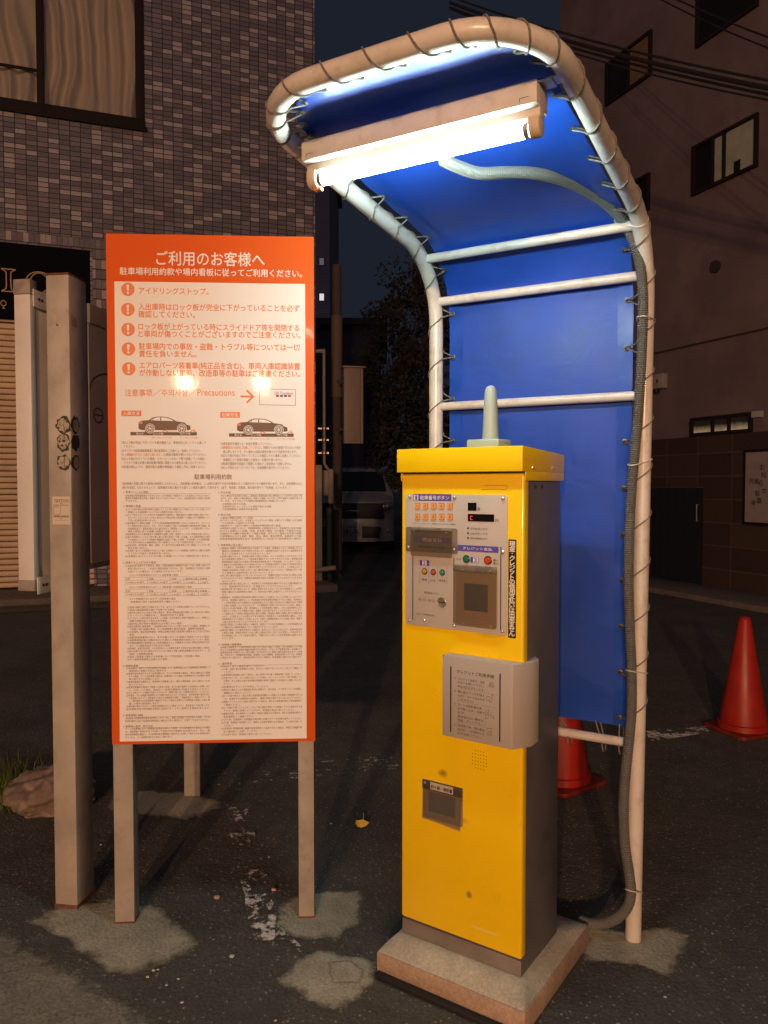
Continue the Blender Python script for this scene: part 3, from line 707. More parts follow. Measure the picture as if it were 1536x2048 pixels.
def fine_print(cols, xa, xb, slope):
    n = MB()
    nexts = [c[0] for c in cols[1:]] + [1482]
    for (y0, ind, lines), yn in zip(cols, nexts):
        pitch = 5.72
        if ind in (1,):                        # a heading with a rule under it
            T(n, lines[0], xa + 0.5, y0 + 2.6, 5.0, 0, None, 0.004, 1)
            a, c = BF.loc(xa + 24, y0 + 3.6), BF.loc(xb + 2, y0 + 3.6 + 0.0)
            n.line([a, (c[0], a[1])], 0.45 * PXM, YT)
            continue
        avail = (yn - 2.6 - y0 - (5.5 if cols[min(len(cols) - 1, [q[0] for q in cols].index(y0) + 1)][1] == 1 else 0)) / max(1, len(lines) - 0.2)
        if len(lines) > 2: pitch = min(5.95, max(5.2, avail))
        for i, t in enumerate(lines):
            num = t[0] in '(①②③④⑤⑥⑦⑧⑨⑩⑪⑫⑬⑭' and (t[0] != '(' or t[1].isdigit())
            x0 = xa + ind + (0 if num or ind in (5, 12) and i == 0 or ind == 5 else 4)
            if ind == 11 or ind == 13: x0 = xa + ind - 6 + (0 if num else 5)
            full = len(t) >= 34
            T(n, t, x0, y0 + i * pitch + 2.2, 4.65, 0, xb if full else None, 0.0, 1)
    return n
n = fine_print(LEFT, 246, 420, 0)
for r, (ya, yb, yc) in enumerate(((1154.4, 1160.6, 1168), (1178.4, 1185, 1192))):
    for yy in (ya, yb, yc):
        a, c = BF.loc(248, yy), BF.loc(421, yy); n.line([a, (c[0], a[1])], 0.4 * PXM, YT)
    for xx in (294.7, 340, 368, 397):
        a, c = BF.loc(xx, ya), BF.loc(xx, yc); n.line([a, (a[0], c[1])], 0.4 * PXM, YT)
    for xx, t, u in ((251, '全長', '3.3m以上4.8m以下' if r == 0 else '3.3m以上5.0m以下'), (297.5, '全幅', '1.5m以上1.9m以下' if r == 0 else '1.2m以上1.9m以下'), (343.5, '全高', '2.0m以下'), (371, '最低地上高', '15cm以上'), (400, '総重量', '2.0t以下')):
        T(n, t, xx, yb - 0.6, 4.8, 0, None, 0, 1); T(n, u, xx, yc - 1.2, 4.8, 0, None, 0, 1)
n.build('terms_column', BROWN_INK, sign, smooth=False)
fine_print(RIGHT, 436, 604, 0).build('terms_column', BROWN_INK, sign, smooth=False)

# ------------------------------------------------------------------ lone post behind the board
p0, p1 = gp(368, 1594), gp(399, 1599)
o = thing('square_post', 'short beige square post standing behind the rules board', 'post', p0, 0)
b = MB(); b.box(0, 0.078, 0, 0.078, 0, 1.55); b.build('shaft', STEEL_POST, o, bevel=0.005)
b = MB(); b.box(-0.003, 0.081, -0.003, 0.081, 1.552, 1.566); b.build('cap', STEEL_POST, o, bevel=0.003)

# ------------------------------------------------------------------ tall post with the two edge-on boards
PF = Frame(gp(110, 1818), -9.0)
post = thing('board_post', 'tall beige square post with torn sticker scraps and a tattoo label', 'post', PF.O, -9.0)
PW = 0.086
WEATHER = mat('weathered_post_paint', (0.44, 0.41, 0.36), 0.6, vary=0.3, vscale=5, bump=0.35, bscale=80, dirt=(0.25, 0.19, 0.13), dscale=9, damount=0.5)
b = MB(); b.box(0, PW, 0, 0.115, 0, 2.222); b.build('shaft', WEATHER, post, bevel=0.006)
b = MB(); b.box(0.003, PW - 0.003, 0.003, 0.112, 2.2222, 2.229); b.build('rusty_top', RUST, post, bevel=0.002)
b = MB(); b.box(-0.001, PW + 0.001, -0.001, 0.116, 0.001, 0.02); b.build('rusty_foot', RUST, post)
# torn paper scraps near the top
SCRAP = mat('scrap_paper', (0.48, 0.42, 0.34), 0.9, vary=0.3, vscale=30)
SCRAP_DARK = mat('scrap_ink', (0.05, 0.045, 0.04), 0.8)
def blob(n, cx, cz, rx, rz, y, m, seed, k=0.22, steps=22):
    pts = []
    for i in range(steps):
        q = 2 * pi * i / steps
        r = 1 + k * mnoise.noise(Vector((cos(q) * 1.7 + seed, sin(q) * 1.7, seed))) + 0.7 * k * mnoise.noise(Vector((cos(q) * 4.3, sin(q) * 4.3 + seed, 2.0)))
        pts.append((cx + rx * r * cos(q), y, cz + rz * r * sin(q)))
    n.add(pts, [tuple(range(steps))], m)
b = MB()
z0 = PF.loc(120, 645)[1]
b.add([(0.022, -0.0008, z0 + 0.05), (0.010, -0.0008, z0 - 0.012), (0.045, -0.0008, z0 - 0.012), (0.036, -0.0008, z0 + 0.02)], [(0, 1, 2, 3)], 0)
b.add([(0.037, -0.001, z0 + 0.0), (0.040, -0.001, z0 - 0.012), (0.048, -0.001, z0 - 0.012)], [(0, 1, 2)], 1)
b.add([(0.070, -0.0008, z0 + 0.052), (0.0835, -0.0008, z0 + 0.04), (0.0835, -0.0008, z0 + 0.022), (0.079, -0.0008, z0 + 0.02)], [(0, 1, 2, 3)], 0)
b.add([(PW + 0.0008, 0.012, z0 + 0.03), (PW + 0.0008, 0.012, z0 - 0.01), (PW + 0.0008, 0.045, z0 - 0.012), (PW + 0.0008, 0.045, z0 + 0.02)], [(0, 1, 2, 3)], 0)
b.build('paper_scrap', [SCRAP, SCRAP_DARK], post, smooth=False)
# black-outlined sticker wrapped round the corner: three stacked rounded shapes
b = MB()
for k, (py, h) in enumerate(((850, 0.024), (885, 0.024), (925, 0.022))):
    zc = PF.loc(135, py)[1]
    blob(b, 0.0595, zc, 0.0275, h * 1.22, -0.0008, 1, k * 3 + 1, 0.3)
    blob(b, 0.058, zc + 0.001, 0.0215, h * 0.93, -0.0014, 0, k * 3 + 2, 0.4)
    n2 = len(b.v)
    blob(b, 0.027, zc, 0.026, h * 1.2, 0, 1, k * 3 + 5, 0.3)
    for i in range(n2, len(b.v)): b.v[i] = (PW + 0.0008, b.v[i][0], b.v[i][2])
    n2 = len(b.v)
    blob(b, 0.031, zc, 0.018, h * 0.9, 0, 0 if k != 1 else 1, k * 3 + 7, 0.2)
    for i in range(n2, len(b.v)): b.v[i] = (PW + 0.0013, b.v[i][0], b.v[i][2])
zc = PF.loc(135, 885)[1]
for dx, dz, r in ((-0.013, 0.004, 0.0045), (0.003, 0.005, 0.006), (-0.004, -0.010, 0.005), (0.011, -0.009, 0.004), (-0.010, 0.014, 0.003), (0.006, 0.016, 0.003)):
    blob(b, 0.058 + dx, zc + dz, r, r * 0.8, -0.002, 1, r * 900, 0.4, 12)
for zz in (925, 850):
    q = PF.loc(135, zz)[1]; b.line([(0.063, q + 0.02), (0.062, q), (0.065, q - 0.022)], 0.002, -0.002, 1)
    b.line([(0.046, q + 0.004), (0.053, q - 0.004), (0.060, q + 0.002)], 0.0012, -0.002, 1)
b.build('torn_sticker', [mat('faded_sticker', (0.42, 0.38, 0.30), 0.8, vary=0.35, vscale=60), SCRAP_DARK], post, smooth=False)
# tattoo label (its square code is left out)
b = MB()
x0, x1, z0, z1 = PF.rect(104.5, 993, 141, 1049)
b.quad(x0, x1, z0, z1, -0.0008, 0)
w, hh = x1 - x0, z1 - z0
text(b, 'TATTOO', x0 + 0.10 * w, z0 + 0.79 * hh, 0.02, -0.0014, 1, width=0.82 * w, height=0.105 * hh)
text(b, '&', x0 + 0.5 * w, z0 + 0.735 * hh, 0.008, -0.0014, 1, align='c')
text(b, 'BODY PIERCING', x0 + 0.09 * w, z0 + 0.665 * hh, 0.02, -0.0014, 1, width=0.82 * w, height=0.045 * hh)
b.line([(x0 + .08 * w, z0 + .36 * hh), (x0 + .46 * w, z0 + .36 * hh), (x0 + .46 * w, z0 + .63 * hh), (x0 + .08 * w, z0 + .63 * hh)], 0.0009, -0.0014, 1, closed=True)
text(b, 'HORI-SHILA', x0 + 0.09 * w, z0 + 0.255 * hh, 0.02, -0.0014, 1, width=0.82 * w, height=0.07 * hh, bold=0.02)
text(b, 'Osaka', x0 + 0.5 * w, z0 + 0.19 * hh, 0.0045, -0.0014, 1, align='c')
b.line([(x0 + .1 * w, z0 + .15 * hh), (x0 + .9 * w, z0 + .15 * hh)], 0.0006, -0.0014, 1)
b.build('tattoo_label', [mat('label_paper', (0.62, 0.55, 0.45), 0.6), BLACK_INK], post, smooth=False)

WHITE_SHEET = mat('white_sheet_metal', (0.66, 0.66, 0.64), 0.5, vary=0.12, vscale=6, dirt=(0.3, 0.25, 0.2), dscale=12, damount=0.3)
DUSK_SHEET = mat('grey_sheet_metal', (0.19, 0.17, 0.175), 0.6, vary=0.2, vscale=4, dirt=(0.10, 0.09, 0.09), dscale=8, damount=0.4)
wb = thing('edge_on_board', 'white trimmed notice board seen edge-on left of the tall beige post', 'notice board', PF.O, -9.0)
wx0, wx1 = PF.loc(31, 800)[0], PF.loc(63, 800)[0]
b = MB(); b.box(wx0, wx1, 0.0, 0.035, 1.165, 2.16); b.box(wx0, wx1 - 0.004, 0.0352, 0.86, 1.165, 2.16)
b.build('panel', [WHITE_SHEET], wb, bevel=0.003)
GREYCAP = mat('grey_cap', (0.30, 0.27, 0.25), 0.55, vary=0.3, vscale=30, dirt=(0.15, 0.1, 0.07), dscale=20)
for za, zb in ((2.1602, 2.212), (1.128, 1.1648)):
    b = MB(); b.box(wx0 - 0.002, wx1 + 0.002, -0.002, 0.04, za, zb); b.build('corner_cap', GREYCAP, wb, bevel=0.003)
for zz in (2.15, 1.145):
    b = MB(); b.box(wx1 + 0.0022, wx1 + 0.006, 0.012, 0.115, zz - 0.03, zz + 0.03); b.box(wx1 + 0.0062, -0.0005, 0.105, 0.1092, zz - 0.03, zz + 0.03)
    br = b.build('bracket', WHITE_SHEET, wb, bevel=0.001)
    for yy in (0.042, 0.062):
        q = MB(); q.lathe([(0.0055, 0.0062), (0.0055, 0.009), (0.003, 0.0105)], (wx1, yy, zz), axis='x', n=10)
        q.build('bolt', mat('dark_bolt', (0.06, 0.05, 0.05), 0.5, metal=0.6), br)
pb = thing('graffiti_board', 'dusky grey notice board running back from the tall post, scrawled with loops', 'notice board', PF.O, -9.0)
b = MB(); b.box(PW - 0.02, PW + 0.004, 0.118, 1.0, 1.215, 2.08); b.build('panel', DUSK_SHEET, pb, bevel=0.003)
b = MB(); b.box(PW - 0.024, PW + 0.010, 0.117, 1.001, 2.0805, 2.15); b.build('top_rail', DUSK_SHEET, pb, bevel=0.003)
b = MB()
def onside(cy, cz, ry, rz, a0, a1, w, n=18):
    pts = [(cy + ry * cos(radians(a0 + (a1 - a0) * i / n)), cz + rz * sin(radians(a0 + (a1 - a0) * i / n))) for i in range(n + 1)]
    k = len(b.v); b.line(pts, w, 0)
    for i in range(k, len(b.v)): b.v[i] = (PW + 0.0048, b.v[i][0], b.v[i][2])
onside(0.175, 1.755, 0.032, 0.026, 0, 360, 0.006)
onside(0.175, 1.755, 0.035, 0.001, 0, 180, 0.005)
b.build('scrawl', SCRAP_DARK, pb, smooth=False); b = MB()
onside(0.26, 1.84, 0.14, 0.075, 20, 175, 0.006)
b.build('scrawl', SCRAP_DARK, pb, smooth=False)

# ------------------------------------------------------------------ the yellow payment machine
MF = Frame(gp(802, 1867, 0.10), -34.28)
MW, MD = 0.405, 0.278
mach = thing('payment_machine', 'yellow parking payment machine with grey sides on a concrete plinth', 'payment machine', MF.O, -34.28)
def yellow_paint():
    m = mat('yellow_paint', (0.97, 0.68, 0.002), 0.33, vary=0.05, vscale=5, coat=0.3, bump=0.12, bscale=25)
    nt = m.node_tree; b = nt.nodes['Principled BSDF']
    old = b.inputs['Base Color'].links[0].from_socket
    tc = N(nt, 'ShaderNodeTexCoord')
    sep = N(nt, 'ShaderNodeSeparateXYZ'); nt.links.new(tc.outputs['Object'], sep.inputs[0])
    tot = None
    no = N(nt, 'ShaderNodeTexNoise'); no.inputs['Scale'].default_value = 45; no.inputs['Detail'].default_value = 5
    nt.links.new(tc.outputs['Object'], no.inputs['Vector'])
    spots = []
    for px, py, rx, rz, k in ((886, 1547, 0.018, 0.014, 0.75), (938, 1790, 0.011, 0.013, 0.8), (925, 1640, 0.02, 0.012, 0.3), (975, 1268, 0.05, 0.012, 0.25)):
        x, z = MF.loc(px, py); spots.append((x, z, rx, rz, k))
    for x, z, rx, rz, k in spots:
        dx = mathn(nt, 'DIVIDE', mathn(nt, 'SUBTRACT', sep.outputs[0], x), rx)
        dz = mathn(nt, 'DIVIDE', mathn(nt, 'SUBTRACT', sep.outputs[2], z), rz)
        d = mathn(nt, 'ADD', mathn(nt, 'MULTIPLY', dx, dx), mathn(nt, 'MULTIPLY', dz, dz))
        d = mathn(nt, 'ADD', d, mathn(nt, 'MULTIPLY', no.outputs['Fac'], 1.2))
        mr = N(nt, 'ShaderNodeMapRange'); mr.inputs[1].default_value = 1.7; mr.inputs[2].default_value = 0.6; mr.inputs[3].default_value = 0; mr.inputs[4].default_value = k
        nt.links.new(d, mr.inputs[0])
        tot = mr.outputs[0] if tot is None else mathn(nt, 'MAXIMUM', tot, mr.outputs[0])
    mx = N(nt, 'ShaderNodeMix', data_type='RGBA')
    nt.links.new(tot, mx.inputs[0]); nt.links.new(old, mx.inputs[6]); mx.inputs[7].default_value = (0.16, 0.12, 0.03, 1)
    nt.links.new(mx.outputs[2], b.inputs['Base Color'])
    return m
YELLOW = yellow_paint()
CASE = mat('grey_cabinet_steel', (0.15, 0.145, 0.155), 0.42, metal=0.15, vary=0.2, vscale=14, bump=0.25, bscale=60, dirt=(0.12, 0.11, 0.10), dscale=30, damount=0.5)
SKIRT = mat('grey_skirt_steel', (0.27, 0.245, 0.225), 0.45, metal=0.2, vary=0.2, vscale=10, bump=0.2, bscale=60)
PLATE = mat('silver_faceplate', (0.56, 0.54, 0.51), 0.42, metal=0.05, vary=0.06, vscale=6)
STAINLESS = mat('stainless_flap', (0.34, 0.31, 0.26), 0.32, metal=0.5, vary=0.15, vscale=20)
VIOLET = mat('violet_label', (0.10, 0.085, 0.45), 0.45)
DARKGREY = mat('dark_grey_plastic', (0.055, 0.055, 0.055), 0.4)
BEZEL = mat('button_bezel', (0.025, 0.022, 0.02), 0.35)
zdoor = MF.loc(900, 1852)[1]
zdoor = 0.152
b = MB(); b.box(0.006, MW - 0.004, 0.008, MD, 0.10, 1.545)
b.build('cabinet', CASE, mach, bevel=0.003)
b = MB(); b.box(0, MW, 0, 0.034, zdoor + 0.004, 1.532)
b.build('door', YELLOW, mach, bevel=0.008, seg=3)
b = MB(); b.box(0.003, MW - 0.002, 0.0035, 0.0075, 0.104, zdoor - 0.001)
b.build('skirt', SKIRT, mach, bevel=0.001)
b = MB()
b.side([(-0.022, 1.538), (-0.022, 1.608), (MD + 0.008, 1.592), (MD + 0.008, 1.538)], -0.002, 0.409)
b.side([(0.0, 1.512), (0.0, 1.5378), (MD + 0.008, 1.5378), (MD + 0.008, 1.512)], 0.4065, 0.409)
b.side([(0.0, 1.512), (0.0, 1.5378), (MD + 0.008, 1.5378), (MD + 0.008, 1.512)], -0.002, 0.0003)
cap = b.build('cap', YELLOW, mach, bevel=0.006, seg=3)
for px, py in ((1066, 935.5), (1105, 936.3)):
    y, z = MF.vz(0.409, px, py)
    b = MB(); b.lathe([(0.006, 0), (0.0055, 0.002), (0.003, 0.004)], (0.409, y, z), 'x', 12); b.build('screw', SCREW, cap)
for px, py in ((1071, 973), (1084, 973)):
    y, z = MF.vz(MW - 0.004, px, py)
    b = MB(); b.lathe([(0.007, 0), (0.006, 0.0012), (0.003, 0.0005)], (MW - 0.004, y, z), 'x', 12); b.build('side_hole', BEZEL, mach)

# faceplate
fx0, fx1, fz0, fz1 = 0.0175, 0.3556, 1.0744, 1.4727
b = MB(); b.prism(rrect(fx0, fx1, fz0, fz1, 0.010), -0.004, 0.0005)
face = b.build('faceplate', PLATE, mach, bevel=0.0008)
YF = -0.0046
c5 = lambda x, y: (780 + x / 4.2667, 860 + y / 4.2667)
c6 = lambda x, y: (780 + x / 4.2667, 1080 + y / 4.2667)
c7 = lambda x, y: (780 + x / 4.2667, 1280 + y / 4.2667)
def mrect(c, x0, y0, x1, y1, v=-0.004):
    a = MF.loc(*c(x0, y0), v); d = MF.loc(*c(x1, y1), v)
    return a[0], d[0], d[1], a[1]
def mpt(c, x, y, v=-0.004): return MF.loc(*c(x, y), v)
def MT(n, body, c, x0, y0, x1, y1, m, bold=0.0, y=None, v=-0.004, res=2):
    X0, X1, Z0, Z1 = mrect(c, x0, y0, x1, y1, v)
    text(n, body, X0, Z0, 0.01, YF - 0.0006 if y is None else y, m, width=X1 - X0, height=Z1 - Z0, bold=bold, res=res)
P_SILV, P_VIO, P_WHI, P_BLK = 0, 1, 2, 3
b = MB()
def header(rects, words):
    b = MB()
    for (q, m_, dy) in rects: b.quad(*mrect(c5, *q), YF - dy, m_)
    for w_ in words: MT(b, w_[0], c5, *w_[1], w_[2], 0.02, res=3)
    b.build('printed_header', [VIOLET, WHITE_INK], face, smooth=False)
header([((202, 545, 523, 607), 0, 0), ((207, 553, 243, 600), 1, 0.0003)], [('1', (217, 560, 234, 594), 0), ('駐車番号ボタン', (260, 559, 505, 597), 1)])
header([((578, 979, 926, 1050), 0, 0)], [('クレジット支払', (622, 994, 873, 1033), 1)])
header([((255, 1107, 336, 1162), 0, 0), ((277, 1112, 313, 1157), 1, 0.0003)], [('2', (284, 1117, 305, 1152), 0)])
header([((687, 1083, 756, 1136), 0, 0), ((710, 1087, 751, 1132), 1, 0.0003)], [('3', (719, 1092, 741, 1127), 0)])
for x in (256, 332, 408, 487):
    a, d = mpt(c5, x, 1168), mpt(c5, x, 1318); b = MB(); b.line([a, (a[0], d[1])], 0.0009, YF, 0); b.build('printed_rule', VIOLET, face, smooth=False)
def words(*a, **k):
    b = MB(); MT(b, *a, **k); b.build('printed_lettering', BLACK_INK, face, smooth=False)
words('クレジットカード・現金のどちらかで精算', c5, 190, 788, 560, 812, 0)
words('番', c5, 745, 660, 772, 690, 0); words('円', c5, 898, 758, 927, 790, 0)
for t, y in (('千円札受入不可', 832), ('500円受入不可', 873), ('領収書用紙切れ', 914)): words(t, c5, 688, y, 835, y + 25, 0)
words('決済', c5, 567, 1092, 608, 1112, 0); words('挿入', c5, 882, 1100, 929, 1122, 0, 0.01); words('禁止', c5, 882, 1128, 929, 1150, 0, 0.01)
words('精算', c5, 272, 1264, 318, 1290, 0); words('訂正', c5, 345, 1270, 392, 1295, 0); words('領収書', c5, 418, 1272, 476, 1298, 0)
words('硬貨投入口', c6, 293, 438, 417, 467, 0); words('詰まり硬貨返却', c6, 228, 622, 378, 652, 0)
for x, y, r, t in ((257, 505, 0.0062, '500'), (297, 509, 0.0056, '100'), (337, 514, 0.0050, '50'), (371, 521, 0.0057, '10')):
    b = MB(); q = mpt(c6, x, y); b.ring(q[0], q[1], r, 0.0005, YF, 0); text(b, t, q[0], q[1] - 0.0026, 0.0062 if len(t) == 3 else 0.0075, YF, 0, align='c'); b.build('coin_mark', BLACK_INK, face, smooth=False)
b = MB()
for (ca, x, ya, cb, yb) in ((c6, 196, 130, c6, 681), (c6, 546, 150, c6, 705), (c5, 947, 997, c6, 770)):
    a, d = mpt(ca, x, ya), mpt(cb, x, yb); b = MB(); b.quad(a[0] - 0.0014, a[0] + 0.0014, d[1], a[1], YF); b.build('panel_gap', BLACK, face, smooth=False)

KEY = mat('orange_key', (0.86, 0.36, 0.10), 0.4)
for row, ys, ks in ((0, 650, '12345'), (1, 741, '67890')):
    for i, ch in enumerate(ks):
        x, z = mpt(c5, (236, 304, 373, 442, 514)[i], ys)
        b = MB(); b.quad(x - 0.0092, x + 0.0092, z - 0.0086, z + 0.0086, YF, 0)
        b.prism(rrect(x - 0.0083, x + 0.0083, z - 0.0078, z + 0.0072, 0.001, 2), -0.0065, -0.0042, 1)
        text(b, ch, x, z - 0.0042, 0.0118, -0.0069, 2, align='c')
        b.build('number_key', [mat('key_shadow_gap', (0.30, 0.12, 0.03), 0.6) if 'key_shadow_gap' not in bpy.data.materials else bpy.data.materials['key_shadow_gap'], KEY, mat('key_ink', (0.16, 0.04, 0.015), 0.5) if 'key_ink' not in bpy.data.materials else bpy.data.materials['key_ink']], face, smooth=False)
LCD = mat('display_glass', (0.008, 0.007, 0.008), 0.12)
LED = emit_mat('red_digit', (1.0, 0.04, 0.10), 2.2)
for X, digit in ((mrect(c5, 665, 620, 739, 690), False), (mrect(c5, 665, 715, 889, 785), True)):
    b = MB(); b.prism(rrect(*X, 0.0008, 2), -0.005, -0.0038)
    d = b.build('display', LCD, face)
    if digit:
        q0, q1 = mpt(c5, 687, 766), mpt(c5, 706, 735)
        b = MB(); w = 0.0011
        b.quad(q0[0], q0[0] + w, q0[1], q1[1], -0.0054); b.quad(q0[0] + w, q1[0], q1[1] - w, q1[1], -0.0054); b.quad(q0[0] + w, q1[0], q0[1], q0[1] + w, -0.0054)
        b.build('digit', LED, d, smooth=False)
for y in (838, 880, 921):
    x, z = mpt(c5, 667, y)
    b = MB(); b.lathe([(0.0031, 0), (0.0028, 0.0015), (0.0015, 0.0022)], (x, -0.004, z), 'y', 12); b.build('indicator', BEZEL, face)
def button(px, r, col, name):
    x, z = px
    b = MB(); b.lathe([(r, 0), (r, 0.002), (r * 0.8, 0.0032), (r * 0.74, 0.0025)], (x, -0.004, z), 'y', 24)
    bz = b.build('button', BEZEL, face)
    b = MB(); b.lathe([(r * 0.72, 0.0016), (r * 0.7, 0.0034), (r * 0.45, 0.0042), (0.0, 0.0044)], (x, -0.004, z), 'y', 24)
    b.build('lens', mat(name, col, 0.3), bz)
button(mpt(c5, 653, 1101), 0.0115, (0.01, 0.24, 0.11), 'green_lens')
button(mpt(c5, 837, 1112), 0.0125, (0.72, 0.05, 0.02), 'red_lens')
button(mpt(c5, 296, 1205), 0.0098, (0.62, 0.28, 0.02), 'amber_lens')
button(mpt(c5, 371, 1212), 0.0095, (0.52, 0.10, 0.04), 'dull_red_lens')
button(mpt(c5, 447, 1216), 0.0095, (0.05, 0.30, 0.12), 'dull_green_lens')
for c, x, y in ((c5, 170, 573), (c5, 552, 578), (c5, 965, 586), (c5, 160, 998), (c5, 547, 1020), (c5, 962, 1043), (c6, 167, 685), (c6, 546, 730), (c6, 960, 780), (c6, 295, 682)):
    q = mpt(c, x, y)
    b = MB(); b.lathe([(0.0058, 0), (0.0056, 0.0015), (0.0045, 0.0034), (0.0022, 0.0046), (0.0, 0.0049)], (q[0], -0.0042, q[1]), 'y', 14); b.build('screw', SCREW, face)
q = mpt(c6, 444, 531)
b = MB(); b.lathe([(0.0155, 0), (0.0155, 0.0028), (0.0138, 0.0038), (0.0125, 0.0030), (0.0, 0.0024)], (q[0], -0.004, q[1]), 'y', 28)
cs = b.build('coin_slot', STAINLESS, face)
b = MB(); b.box(q[0] - 0.0135, q[0] + 0.0135, -0.0088, -0.0072, q[1] - 0.0010, q[1] + 0.0010); b.build('slit', BLACK, cs)

CLEAR = clear('clear_flap', (0.86, 0.82, 0.74), 0.1, 0.1, 0.92)
SMOKE = clear('smoked_flap', (0.62, 0.57, 0.48), 0.1, 0.15, 0.75)
# banknote inlet with hinged clear flap
X = mrect(c5, 137, 825, 577, 1058)
b = MB(); b.prism(rrect(*X, 0.006), -0.0062, -0.0041)
inlet = b.build('note_inlet', STAINLESS, face, bevel=0.0005)
b = MB()
X = mrect(c5, 205, 905, 525, 970); b.quad(*X, -0.0068, 0); MT(b, '現金支払', c5, 280, 918, 450, 958, 1, 0.02, y=-0.0074)
b.build('inlet_label', [VIOLET, WHITE_INK], inlet, smooth=False)
X = mrect(c5, 250, 984, 475, 1014)
b = MB(); b.box(X[0], X[1], -0.0088, -0.0063, X[2], X[3]); b.build('inlet_slot', DARKGREY, inlet, bevel=0.0006)
X = mrect(c5, 190, 850, 540, 1090)
b = MB(); b.prism(rrect(*X, 0.005), -0.0135, -0.0120); b.build('flap', CLEAR, inlet)
X = mrect(c5, 188, 832, 542, 868)
b = MB(); b.box(X[0], X[1], -0.0158, -0.0065, X[2], X[3]); hg = b.build('hinge_cover', STAINLESS, inlet, bevel=0.0015)
for x, y in ((225, 868), (497, 884)):
    q = mpt(c5, x, y - 8); b = MB(); b.lathe([(0.0028, 0), (0.0024, 0.0012), (0.0, 0.0018)], (q[0], -0.0158, q[1]), 'y', 10); b.build('screw', SCREW, hg)
# card reader under its hinged cover
X = mrect(c6, 562, 230, 918, 752)
b = MB(); b.prism(rrect(*X, 0.006), -0.0060, -0.0041); rd = b.build('card_reader', mat('reader_plate', (0.50, 0.40, 0.30), 0.5, vary=0.1), face, bevel=0.0005)
X = mrect(c6, 637, 366, 838, 618)
b = MB(); b.box(X[0], X[1], -0.0075, -0.0061, X[2], X[3]); b.build('reader_window', mat('reader_pad', (0.055, 0.058, 0.050), 0.5, vary=0.3, vscale=90), rd, bevel=0.0006)
b = MB(); MT(b, 'カードを奥まで差し込んでください', c6, 622, 652, 850, 672, 0, y=-0.0066); b.build('reader_lettering', BLACK_INK, rd, smooth=False)
X = mrect(c6, 560, 215, 920, 762)
b = MB(); b.prism(rrect(*X, 0.007), -0.0145, -0.0130); fl = b.build('flap', CLEAR, rd)
X = mrect(c6, 553, 206, 918, 285)
b = MB(); b.box(X[0], X[1], -0.0172, -0.0065, X[2], X[3]); hg = b.build('hinge_cover', STAINLESS, rd, bevel=0.0018)
for x, y, v in ((615, 250, -0.0172), (852, 262, -0.0172), (622, 716, -0.0145), (857, 736, -0.0145)):
    q = mpt(c6, x, y, v); b = MB(); b.lathe([(0.0030, 0), (0.0026, 0.0012), (0.0, 0.0018)], (q[0], v, q[1]), 'y', 10); b.build('screw', SCREW, rd)

# black upright strip label
X = mrect(c5, 1012, 934, 1085, 0, 0.0); zt = X[2] if False else mpt(c5, 1048, 934, 0)[1]; zb = mpt(c6, 1048, 838, 0)[1]
b = MB(); b.prism(rrect(X[0], X[1], zb, zt, 0.002, 3), -0.0006, 0.0005, 0)
s_ = '現金・クレジットの併用支払いは出来ません'
px_ = (zt - zb - 0.012) / len(s_)
for i, ch in enumerate(s_):
    zc_ = zt - 0.006 - px_ * (i + 0.5); xc_ = (X[0] + X[1]) / 2
    if ch == '・': b.disc(xc_, zc_, 0.0014, -0.0012, 1, 10); continue
    sz = 0.0175
    small = ch == 'ッ'
    vs, fs = glyphs(ch, 0, 3)
    mx_, my_ = (min(p[0] for p in vs) + max(p[0] for p in vs)) / 2, (min(p[1] for p in vs) + max(p[1] for p in vs)) / 2
    for i, (ox, oy) in enumerate(((0, 0), (-.03, 0), (.03, 0), (0, -.03), (0, .03))):
        b.add([(xc_ + ((p[0] - mx_) * 1.12 + ox) * sz, -0.0012 - 0.00008 * i, zc_ + (p[1] - my_ + oy) * sz) for p in vs], fs, 1)
b.build('strip_label', [BLACK_INK, WHITE_INK], mach, smooth=False)
# maker's plate ghost, tape
X = mrect(c5, 780, 472, 1000, 508, 0.0)
b = MB(); b.line([(X[0], X[2]), (X[1], X[2]), (X[1], X[3]), (X[0] + 0.01, X[3])], 0.0012, -0.0005); b.build('sticker_trace', mat('brown_trace', (0.30, 0.17, 0.01), 0.6), mach, smooth=False)
a_, d_ = MF.loc(944, 1851), MF.loc(994, 1871)
zz = (a_[1] + d_[1]) / 2
b = MB(); b.quad(a_[0], d_[0], zz - 0.005, zz + 0.005, -0.0006); b.build('yellow_tape', mat('pale_tape', (0.85, 0.66, 0.10), 0.5), mach, smooth=False)

# instruction box wrapping the right corner
BP = -0.045
bl, br_, bt, bb = 0.1715, 0.3935, 1.006, 0.770
b = MB()
plan = [(bl, -0.0008), (bl, BP), (br_, BP), (MW + 0.022, 0.006), (MW + 0.022, 0.060), (MW - 0.0035, 0.095), (MW - 0.0035, 0.040), (MW + 0.0008, 0.034), (MW + 0.0008, -0.0008)]
b.slab(plan, bb, bt)
BOXM = mat('grey_box_paint', (0.46, 0.43, 0.40), 0.5, vary=0.06, vscale=5, bump=0.1, bscale=50)
ib = b.build('instruction_box', BOXM, mach, bevel=0.0022)
YB = BP - 0.0006
def brect(x0, y0, x1, y1): return mrect(c7, x0, y0, x1, y1, BP)
b = MB()
for x, ya, yb in ((520, 224, 783), (940, 287, 868)):
    a, d = mpt(c7, x, ya, BP), mpt(c7, x, yb, BP); b = MB(); b.quad(a[0] - 0.0020, a[0] + 0.0020, d[1], a[1], YB); b.build('slot', BLACK, ib, smooth=False)
b = MB()
